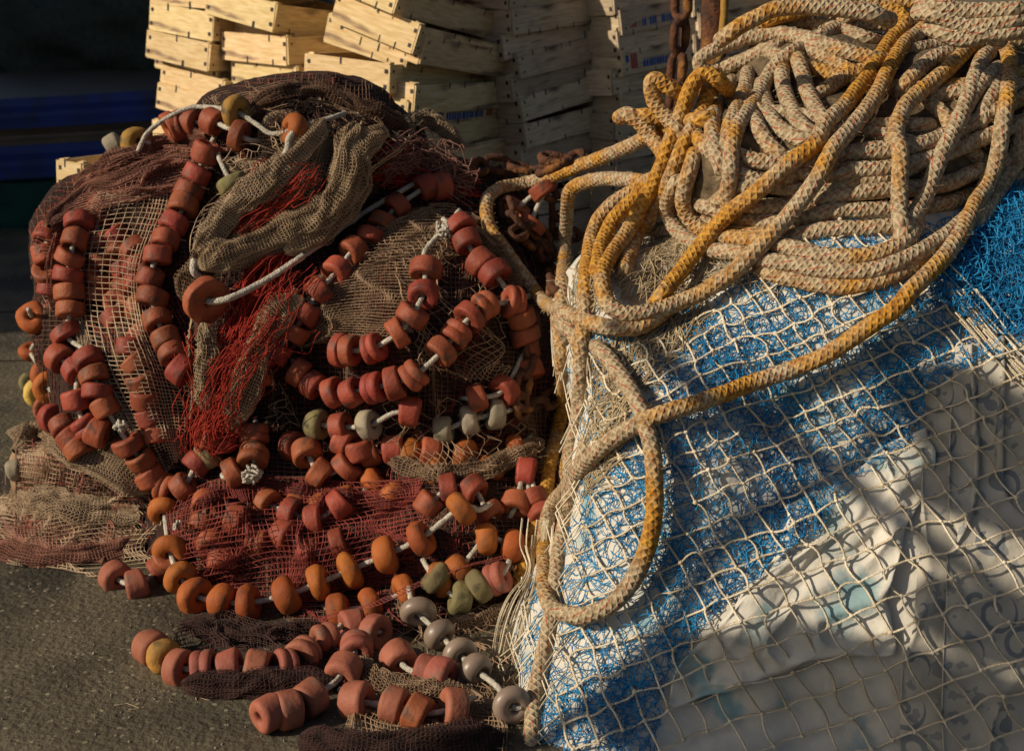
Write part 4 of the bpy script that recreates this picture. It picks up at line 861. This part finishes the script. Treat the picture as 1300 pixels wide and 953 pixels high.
# crumpled sailcloth folds and printed cloth
CL = []
def cloth(name, rows, cell, m, label, **k):
    P, ok, ts = fold_sheet(G(rows), cell, B_R2, **k); V, F, U = cloth_from(P, .003); b = Bag(); b.add(V, F); me = b.mesh(name); CL.append(solid(me)); o = link(name, me, M[m]); return tag(o, label, 'cloth')
cloth('printed_cloth', "1168,470 1230,450 1330,420/1165,560 1230,550 1330,530/1160,680 1230,670 1330,650/1150,800 1225,790 1330,780/1140,970 1225,970 1330,970", 7, 'print_cloth', 'cream cloth printed with grey scrolls under the pale net at the right edge', off=.012, amp=.012, ff=(2, 2), seed=71, warp=.1, jit=0)
cloth('printed_cloth', "1212,440 1260,430 1340,400/1207,560 1260,550 1340,530/1205,680 1260,670 1340,650/1200,800 1255,790 1340,780/1195,970 1255,970 1340,970", 7, 'print_cloth', 'second panel of scroll printed cloth overlapping the first at the far right', off=.026, amp=.01, ff=(1, 2), seed=72, warp=.1, jit=0)
cloth('crumpled_cloth', "1000,640 1060,610 1120,570 1180,540/985,700 1060,660 1120,630 1185,600/930,770 1000,730 1070,700 1150,680/860,850 950,800 1030,770 1130,760/850,900 950,870 1040,840 1140,830", 5, 'cloth', 'crumpled white cloth bunched into folds under the lower pale net', off=.004, amp=.032, ff=(2.6, 3), seed=73, warp=1.2, jit=0, passes=3, gather=.35)
B_R3 = bvh_of([SR] + CL)
# blue tangled netting (one spread of tangled blue monofilament net, many layers)
blue_poly = [(738, 430), (860, 380), (950, 300), (1000, 280), (1110, 270), (1190, 280), (1240, 250), (1320, 225), (1320, 430), (1230, 470), (1180, 500), (1165, 560), (1090, 610), (1040, 680), (960, 740), (890, 800), (850, 880), (830, 965), (560, 965), (620, 860), (660, 740), (700, 600), (715, 480)]
b = Bag()
for q, (d1, d2, sd, jt) in enumerate((((10.5, -5), (5, 10), 81, 3.0), ((12, 2), (-3, 12), 83, 3.6), ((9, 9), (10, -9), 85, 4.0), ((14, -1), (2, 13), 87, 4.6), ((11, 4), (-6, 10), 89, 4.2))):
    W, ok = lattice(blue_poly, d1, d2, (950, 620), .0001, 9, sd, B_R3, .004 + q * .0025, n=62, jit=jt)
    # patchy: the tangle thins out towards the lower right
    W = W + rng.normal(0, .0015, W.shape)
    pat = vn3(W * 9 + sd) > (-.5 + .15 * q); lattice_net(W, ok & pat, .00105, .003, b, drop=.06, seg=2, maxl=.05)
tag(link('tangled_blue_net', b.mesh('tangled_blue_net', False), M['blue_twine']), 'fine bright blue netting tangled over white sailcloth on the bale', 'fishing net')
b = Bag(); bp2 = [(1170, 370), (1215, 300), (1245, 240), (1320, 220), (1320, 440), (1260, 420)]
for q in range(6):
    W, ok = lattice(bp2, (9, 3 - q), (-3 + q, 9), (1250, 330), 0, 8, 91 + q, B_R3, .01 + q * .008, n=30, jit=4.5); lattice_net(W, ok, .001, .006, b, drop=.1, seg=2, maxl=.08)
tag(link('tangled_blue_net', b.mesh('tangled_blue_net', False), M['blue_twine']), 'dense deep blue net tuft below the coils at the right edge', 'fishing net')
# large pale mesh
big_poly = [(735, 440), (790, 400), (900, 365), (960, 300), (1000, 280), (1110, 270), (1190, 290), (1250, 400), (1330, 440), (1330, 965), (700, 965), (690, 880), (715, 760), (738, 640), (752, 540)]
W, ok = lattice(big_poly, (27, -10.5), (15, 26), (900, 600), .00055, 6, 101, B_R3, .015, n=44, jit=1.1)
b = Bag(); lattice_net(W, ok, .0029, .004, b, seg=4); knots(W, ok, .0050, b)
tag(link('coarse_pale_net', b.mesh('coarse_pale_net'), M['big_net']), 'coarse pale knotted net of large square meshes over the blue netting', 'fishing net')
# compressed meshes along the left edge of the bale
P, ok, ts = fold_sheet(G("700,430 722,440 750,450/697,540 720,540 756,530/684,620 712,630 750,620/668,700 700,700 745,700/640,790 680,800 735,790/612,860 660,880 725,880/560,965 630,975 715,975"), 9, B_R3, off=.012, amp=.012, ff=(2, 1), seed=111, warp=.4)
st = 2; b = Bag(); net_from(P[::3], ok[::3], ts[::3], .0019, True, b, .2); net_from(P[1::3, :] + [0, -.006, 0], ok[1::3], ts[1::3], .0016, True, b, .2)
tag(link('gathered_pale_net', b.mesh('gathered_pale_net'), M['big_net']), 'pale net pulled into narrow diamonds down the left edge of the bale', 'fishing net')
# straw coloured twine bunches
def straw_patch(poly, ang, n, ln, r, m, label, bvh=B_R, spread=.25, up=.02):
    poly = np.array(poly, float); lo, hi = poly.min(0), poly.max(0); b = Bag(); c = 0
    while c < n:
        p = rng.uniform(lo, hi)
        if not inside(p[None], [tuple(q) for q in poly])[0]: continue
        a = ang + rng.normal(0, spread); l = rng.uniform(.5, 1.2) * ln; cv = rng.normal(0, .5); f = np.linspace(0, 1, 6)
        P = p + np.stack([np.cos(a + cv * f), -np.sin(a + cv * f)], -1) * (f[:, None] * l)
        t, D = cast(bvh, P); ok = ~np.isnan(t); c += 1
        if ok.sum() < 4: continue
        t = np.interp(np.arange(6), np.where(ok)[0], t[ok]) - rng.uniform(.003, up) - .008 * rng.random() * f ** 2
        if np.abs(np.diff(t)).max() > .06: continue
        tube(b, cr(CAM + D * t[:, None], 2), r * rng.uniform(.7, 1.2), 4)
    return tag(link('twine', b.mesh('twine'), M[m]), label, 'twine', None, 'stuff')
straw_patch([(775, 330), (840, 300), (905, 320), (880, 370), (850, 395), (790, 390)], R(55), 380, 42, .0013, 'straw', 'dense straw coloured netting ends standing inside the rope loop')
straw_patch([(722, 330), (775, 320), (790, 350), (765, 400), (722, 400)], R(70), 160, 40, .0013, 'straw', 'straw coloured netting ends between the hanging rope strands')
straw_patch([(740, 470), (800, 425), (880, 400), (890, 425), (820, 490), (790, 540), (745, 560)], R(58), 420, 46, .0013, 'straw', 'brushed straw coloured netting between the rope loop and the long crossing rope')
straw_patch([(740, 560), (800, 540), (770, 600), (735, 640)], R(60), 160, 40, .0013, 'straw', 'straw coloured netting just below the long crossing rope')
straw_patch([(900, 325), (1000, 350), (990, 375), (890, 360)], R(20), 120, 30, .001, 'straw', 'frayed fibres under the lowest coils', spread=.9)
strands('twine', [(690, 660), (682, 720), (660, 800), (640, 870), (615, 950)], 70, .022, .0014, 'big_net', 'pale parallel threads running down the left edge of the bale', .012, .006, bvh=B_RB, fr=4)
strands('twine', [(1185, 350), (1220, 385), (1260, 430), (1310, 480)], 40, .02, .0019, 'big_net', 'parted pale threads fanning out beside the blue tuft', .02, .01, bvh=B_A, fr=6)
#
# ------------------------------------------------------------------ chains and post
def link_mesh(Lk=.075, Wk=.048, r=.0085):
    P = []
    h = Lk / 2 - Wk / 2; q = Wk / 2 - r
    for a in np.linspace(-90, 90, 9): P.append((h + q * math.cos(R(a)), q * math.sin(R(a)), 0))
    for a in np.linspace(90, 270, 9): P.append((-h + q * math.cos(R(a)), q * math.sin(R(a)), 0))
    P = np.array(P); n = len(P); T = np.roll(P, -1, 0) - np.roll(P, 1, 0); T /= np.linalg.norm(T, axis=1, keepdims=True); Z = np.array([0, 0, 1.0]); N = np.cross(T, Z); k = 10; a = np.arange(k) * 2 * math.pi / k
    rr = r * (1 + .12 * rng.standard_normal((n, 1)))
    V = (P[:, None] + rr[..., None] * (np.cos(a)[None, :, None] * N[:, None] + np.sin(a)[None, :, None] * Z)).reshape(-1, 3)
    i = np.arange(n)[:, None] * k; i2 = ((np.arange(n) + 1) % n)[:, None] * k; j = np.arange(k)[None]; j2 = (j + 1) % k
    me = mk('link', V, [np.stack([i + j, i2 + j, i2 + j2, i + j2], -1).reshape(-1, 4)]); me.materials.append(M['rust']); return me
LM = link_mesh()
def chain(C, label, s=1.0, group='rusty chains', jit=.15):
    C = resample(np.asarray(C, float), .053 * s)
    root = tag(empty('chain', C.mean(0)), label, 'chain', group)
    for i in range(len(C) - 1):
        t = Vector(C[i + 1] - C[i]); p = Vector((C[i] + C[i + 1]) / 2)
        o = bpy.data.objects.new('link', LM); COL.objects.link(o); o.parent = root; o.location = p - root.location; o.rotation_mode = 'QUATERNION'
        o.rotation_quaternion = t.to_track_quat('X', 'Z') @ Euler((R(45 + 90 * (i % 2)) + rng.normal(0, jit), 0, 0)).to_quaternion(); o.scale = (s, s, s)
    return root
def dr(pts, off, bvh=None): return drape(pts, bvh or B_A, off, 5, 6)
chain([at(866, -60, 3.75), at(866, 0, 3.75), at(862, 60, 3.75), at(857, 110, 3.75), at(852, 150, 3.75)], 'rusty chain hanging straight down beside the post behind the coil', 1.35)
chain(dr([(672, 395), (674, 430), (672, 460), (664, 485), (660, 505), (665, 530)], .06), 'rusty chain hanging in the dark gap between heap and bale', 1.1)
chain(dr([(655, 510), (672, 512), (690, 512), (706, 500), (712, 480)], .05), 'short rusty chain crossing under the left rope strand', 1.1)
chain(dr([(640, 255), (650, 280), (668, 300), (690, 320), (700, 345), (708, 370)], .06), 'rusty chain lying inside the left rope loop', 1.15)
chain(dr([(650, 300), (662, 292), (680, 290), (694, 300), (690, 330)], .085), 'tangled upper turn of rusty chain inside the rope loop', 1.1)
chain(dr([(600, 215), (625, 205), (655, 212), (690, 218), (720, 210), (740, 195)], .05), 'rusty chain piled between the net heap and the crates', 1.2, jit=.6)
chain(dr([(640, 225), (670, 235), (700, 245), (715, 265), (700, 290), (735, 300)], .04), 'rusty chain under the top of the rope loop', 1.1, jit=.6)
chain(dr([(690, 200), (712, 192), (720, 205), (700, 212), (685, 220)], .07), 'small knot of rusty chain in front of the shaded crates', 1.1, jit=.5)
pt = tag(empty('rusty_post', at(906, 60, 4.0)), 'rusty iron post with a yellow stained rope strip standing behind the coil', 'post')
p0 = at(906, 60, 4.0); b = Bag(); zz = np.linspace(0, 1.9, 40); tube(b, np.stack([p0[0] + .004 * vn3(np.stack([zz * 9, zz, zz], -1)), np.full(40, p0[1]), zz], -1), .036, 14); link('shaft', b.mesh('shaft'), M['rust'], pt)
b = Bag(); zz = np.linspace(.7, 1.88, 60); tube(b, np.stack([p0[0] + .016 + .004 * np.sin(zz * 20), np.full(60, p0[1] - .036), zz], -1), .011, 8, braid=.25); link('rope_strip', b.mesh('rope_strip'), M['ochre'], pt)
b = Bag(); tube(b, np.array([(p0[0], p0[1], 1.895), (p0[0], p0[1], 1.91), (p0[0], p0[1], 1.93)]), [.05, .05, .04], 14); link('cap', b.mesh('cap'), M['rust'], pt)
# arm that carries the hanging chain
q = at(866, -60, 3.75); b = Bag(); tube(b, resample(np.array([(p0[0], p0[1], q[2] + .03), (q[0], q[1], q[2] + .04)]), .03), .014, 8); link('arm', b.mesh('arm'), M['rust'], pt)

# ------------------------------------------------------------------ fish crates
CR = {}
def crate_parts(W, Ln, H, seed, lightwood):
    """near corner at the origin; side runs along +x, end along +y, up +z"""
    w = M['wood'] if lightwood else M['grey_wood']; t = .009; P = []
    def board(name, c, d, bow=0.0):
        b = Bag(); nx = 6; ax = 0 if d[0] > d[1] else 1; b.box(c, d); me = b.mesh(name, False)
        V = np.zeros(24); me.vertices.foreach_get('co', V); V = V.reshape(-1, 3); V += rng.normal(0, .0012, V.shape); me.vertices.foreach_set('co', V.ravel()); me.materials.append(w); return me
    g = .004
    def staples(me, flag):
        b = Bag(); n = len(me.vertices); V = np.zeros(n * 3); me.vertices.foreach_get('co', V); F = np.array([list(p.vertices) for p in me.polygons]); b.add(V.reshape(-1, 3), F); k = len(F)
        if flag == 1:
            for y in (.012, W - .012):
                for z in (.25, .75): b.box((-.0012, y + rng.normal(0, .002), H * z), (.002, .011, .013))
            for y, z in zip(rng.uniform(.2, .8, 3) * W, (.05, .93, .07)): b.box((-.0012, y, H * z), (.002, .0045, .026))
        else:
            for x in (.02, Ln - .02):
                for z in (.25, .75): b.box((x, -.0065, H * z), (.006, .002, .008))
            for x in np.linspace(.15, .85, 5) * Ln + rng.normal(0, .01, 5): b.box((x, -.0065, H * (.07 if rng.random() < .5 else .9)), (.0035, .002, .02))
        m2 = b.mesh(me.name, False); m2.materials.append(w); m2.materials.append(M['iron'])
        ix = np.zeros(len(m2.polygons), np.int32); ix[k:] = 1; m2.polygons.foreach_set('material_index', ix); return m2
    P.append((staples(board('end_panel', (t / 2, W / 2, H / 2), (t, W, H)), 1), 1)); P.append((board('end_panel', (Ln - t / 2, W / 2, H / 2), (t, W, H)), 0))
    P.append((staples(board('side_panel', (Ln / 2, -t / 2 + .001, H * .5), (Ln - .004, t * .7, H * .93)), 2), 2)); P.append((board('side_panel', (Ln / 2, W + t / 2 - .001, H * .5), (Ln - .004, t * .7, H * .93)), 0))
    P.append((board('bottom', (Ln / 2, W / 2, .004), (Ln - .004, W - .002, .006)), 0))
    for x in (t + .011, Ln - t - .011):
        for y in (.014, W - .014): P.append((board('corner_post', (x, y, H * .5 + .002), (.02, .022, H + .002)), 0))
    return P
def crate(p, psi, roll, W, Ln, H, light, label, group, prn=0, pitch=0.0):
    key = (W, Ln, H, light, int(rng.integers(3)))
    if key not in CR: CR[key] = crate_parts(W, Ln, H, 0, light)
    root = tag(empty('fish_crate', p), label, 'crate', group); root.rotation_mode = 'QUATERNION'
    qr = Euler((R(pitch), R(roll), 0)).to_quaternion() @ Euler((0, 0, R(psi))).to_quaternion(); root.rotation_quaternion = qr
    for me, flag in CR[key]:
        o = bpy.data.objects.new(me.name.split('.')[0], me); COL.objects.link(o); o.parent = root
        if prn and flag == 2:
            b = Bag(); b.box((Ln * .5, -.0059, H * .5), (Ln * .93, .0009, H * .80)); cnt = [6]
            for sx in (.10, .85):
                for k in range(3): b.box(((sx + k * .024) * Ln, -.0066, H * .54), (.0085, .0010, H * .6))
            x = .23
            while x < .80:
                wd = rng.uniform(.016, .028)
                if rng.random() < .9: b.box((x * Ln, -.0066, H * .36), (wd * Ln * .9, .0010, H * .26)); b.box(((x + wd * .1) * Ln, -.0068, H * .40), (wd * Ln * .35, .0012, H * .36))
                x += wd + .004
            b.box((.055 * Ln, -.0066, H * .66), (.035 * Ln, .0010, H * .28))
            xs = np.linspace(.56, .78, 14); sw = np.stack([xs * Ln, np.full(14, -.0066), H * (.68 + .10 * np.sin(np.linspace(-2.4, 2.2, 14)) ** 2)], -1)
            for A_ in sw: b.box(A_, (Ln * .022, .0010, H * .07))
            m2 = b.mesh('printed_label', False)
            for q in ('grey_wood' if not light else 'wood', 'print_red', 'print_blue'): m2.materials.append(M[q])
            ix = np.full(len(m2.polygons), 2, np.int32); ix[:6] = 0; ix[6:42] = 1; m2.polygons.foreach_set('material_index', ix)
            s = bpy.data.objects.new('printed_label', m2); COL.objects.link(s); s.parent = o
    return root
ORD = ['topmost', 'second', 'third', 'fourth', 'fifth', 'sixth', 'seventh', 'eighth', 'ninth', 'tenth', 'eleventh', 'twelfth', 'thirteenth', 'fourteenth', 'fifteenth', 'sixteenth']
def stack(desc, group, rows, Y, W, Ln, H, light, floor=True):
    """rows: (x, y_bottom of the near corner, psi, roll, print)"""
    z = 9
    for i, rw in enumerate(rows):
        x, y, psi, roll = rw[:4]; dY = rw[5] if len(rw) > 5 else 0
        p = at(x, y, Y + dY); crate(p, psi, roll, W, Ln, H, light, f'{ORD[i]} crate from the top in the {desc}', group, rw[4] if len(rw) > 4 else 0)
        z = p[2]; last = p
    n = int(z / (H * 1.0)); 
    for k in range(n):      # hidden lower crates carry the stack down to the ground
        zz = z - H * 1.003 * (k + 1)
        if zz < -.01: break
        r = crate((last[0] + rng.normal(0, .01), last[1] + rng.normal(0, .01), zz), rows[-1][2] + rng.normal(0, 2), 0, W, Ln, H, light, f'wooden fish crate low in the {desc}', group)
stack('sunlit stack at the far left', 'crates of the far left stack', [(277, -24, 48, 4), (270, 12, 50, 2), (268, 53, 50, 6), (263, 91, 50, 7), (274, 103, 50, 6, 0, .06), (281, 137, 50, 7), (279, 162, 52, 9)], 5.15, .36, .50, .100, True)
stack('sunlit stack second from the left', 'crates of the second stack', [(352, -36, 48, 9), (350, -8, 52, 10), (345, 41, 52, 11), (372, 62, 52, 2, 0, .08), (364, 84, 50, 1), (376, 121, 50, 3), (374, 156, 50, 3)], 4.95, .345, .50, .098, True)
stack('leaning stack with half lit ends', 'crates of the leaning stack', [(470, -52, 52, 14), (497, 18, 55, 20), (521, 69, 56, 19), (530, 82, 56, 17, 0, .02), (512, 88, 56, 15, 0, .05), (492, 121, 57, 4), (523, 146, 58, 6), (513, 166, 58, 6, 1), (516, 196, 58, 4)], 4.55, .345, .56, .098, True)
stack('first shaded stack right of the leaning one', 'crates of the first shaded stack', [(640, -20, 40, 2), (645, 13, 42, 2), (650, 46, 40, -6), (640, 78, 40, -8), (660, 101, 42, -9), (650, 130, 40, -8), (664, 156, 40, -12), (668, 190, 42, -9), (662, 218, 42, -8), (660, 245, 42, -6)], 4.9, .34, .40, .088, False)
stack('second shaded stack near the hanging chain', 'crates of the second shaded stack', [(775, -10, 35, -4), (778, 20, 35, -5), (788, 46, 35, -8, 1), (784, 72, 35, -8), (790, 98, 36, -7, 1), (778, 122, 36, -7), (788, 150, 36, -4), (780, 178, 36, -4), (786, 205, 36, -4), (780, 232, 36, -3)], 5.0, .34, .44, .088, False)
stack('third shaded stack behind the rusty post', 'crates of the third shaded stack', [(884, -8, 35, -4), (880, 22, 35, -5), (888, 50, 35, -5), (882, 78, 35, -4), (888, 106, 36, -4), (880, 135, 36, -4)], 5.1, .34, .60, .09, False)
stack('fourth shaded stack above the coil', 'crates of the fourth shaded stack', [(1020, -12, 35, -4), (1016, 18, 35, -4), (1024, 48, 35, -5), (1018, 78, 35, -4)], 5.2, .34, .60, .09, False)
# a pale crate on the ground behind the left shoulder of the heap
crate(at(104, 245, 4.3), 62, 4, .10, .30, .09, True, 'small pale crate poking out behind the left shoulder of the heap', None)
# net bundles on a frame, added out of view to shadow the lower bale
def sunward(px, py, s): 
    t, D = cast(B_R2, [(px, py)]); return CAM + D[0] * t[0] + SUN * s
rk = [(sunward(1262, 560, 3.9), (.11, .14, .11)), (sunward(1300, 620, 3.9), (.12, .13, .12)), (sunward(1260, 800, 3.9), (.11, .11, .05)), (sunward(1000, 905, 3.9), (.20, .16, .085)), (sunward(880, 920, 3.9), (.14, .12, .07)), (sunward(1130, 900, 3.9), (.18, .15, .07)), (sunward(1260, 920, 3.9), (.18, .16, .06))]
shadow_caster = tag(empty('shadow_rack', (rk[3][0][0], rk[3][0][1], 0)), 'added timber frame with dark net bundles, unseen at left, shadowing the bale', 'shadow_caster')
for i, grp in enumerate(([0, 1], [2], [3, 4, 5, 6])):
    mb = blob_mesh('shadow_bundle', [rk[k] for k in grp], .02, 4, .02, 9, .01, 25); link('shadow_bundle', mb, M['brown_net'], shadow_caster)
pc = np.mean([q[0] for q in rk], 0)
for dx in (-.25, .25):
    b = Bag(); tube(b, np.array([(pc[0] + dx * .2, pc[1] + dx, z) for z in np.linspace(0, pc[2] + .3, 8)]), .02, 8); link('post', b.mesh('post'), M['grey_wood'], shadow_caster)

b = Bag(); tube(b, np.array([(pc[0] - .05, pc[1] + y, pc[2] + .22) for y in np.linspace(-.6, .6, 6)]), .02, 8); link('beam', b.mesh('beam'), M['grey_wood'], shadow_caster)
# grit and small stones on the quay
b = Bag(); bm = bmesh.new(); bmesh.ops.create_icosphere(bm, subdivisions=1, radius=1); IV = np.array([v.co for v in bm.verts]); IF = np.array([[v.index for v in f.verts] for f in bm.faces]); bm.free()
for i in range(1400):
    x, y = rng.uniform(-1.9, .2), rng.uniform(2.3, 5.2); r_ = rng.uniform(.001, .0032) * (2 if rng.random() < .03 else 1)
    b.add(IV * rng.uniform(.6, 1.3, 3) * r_ * rng.uniform(.8, 1.2, (len(IV), 1)) + [x, y, r_ * .4], (), IF)
tag(link('gravel', b.mesh('gravel', False), M['stone']), 'scattered grit and tiny stones on the wet quay', 'gravel', None, 'stuff')
b = Bag()
for i in range(7):
    c = np.array([rng.uniform(-1.3, -.3), rng.uniform(2.5, 3.3), .003]); q = np.cumsum(rng.normal(0, .012, (7, 3)) * [1, 1, .05], 0); tube(b, cr(c + q, 4), rng.uniform(.0006, .0014), 4)
tag(link('twine_scraps', b.mesh('twine_scraps'), M['beige_net']), 'short scraps of pale twine littered on the wet quay', 'litter', None, 'stuff')
finish()
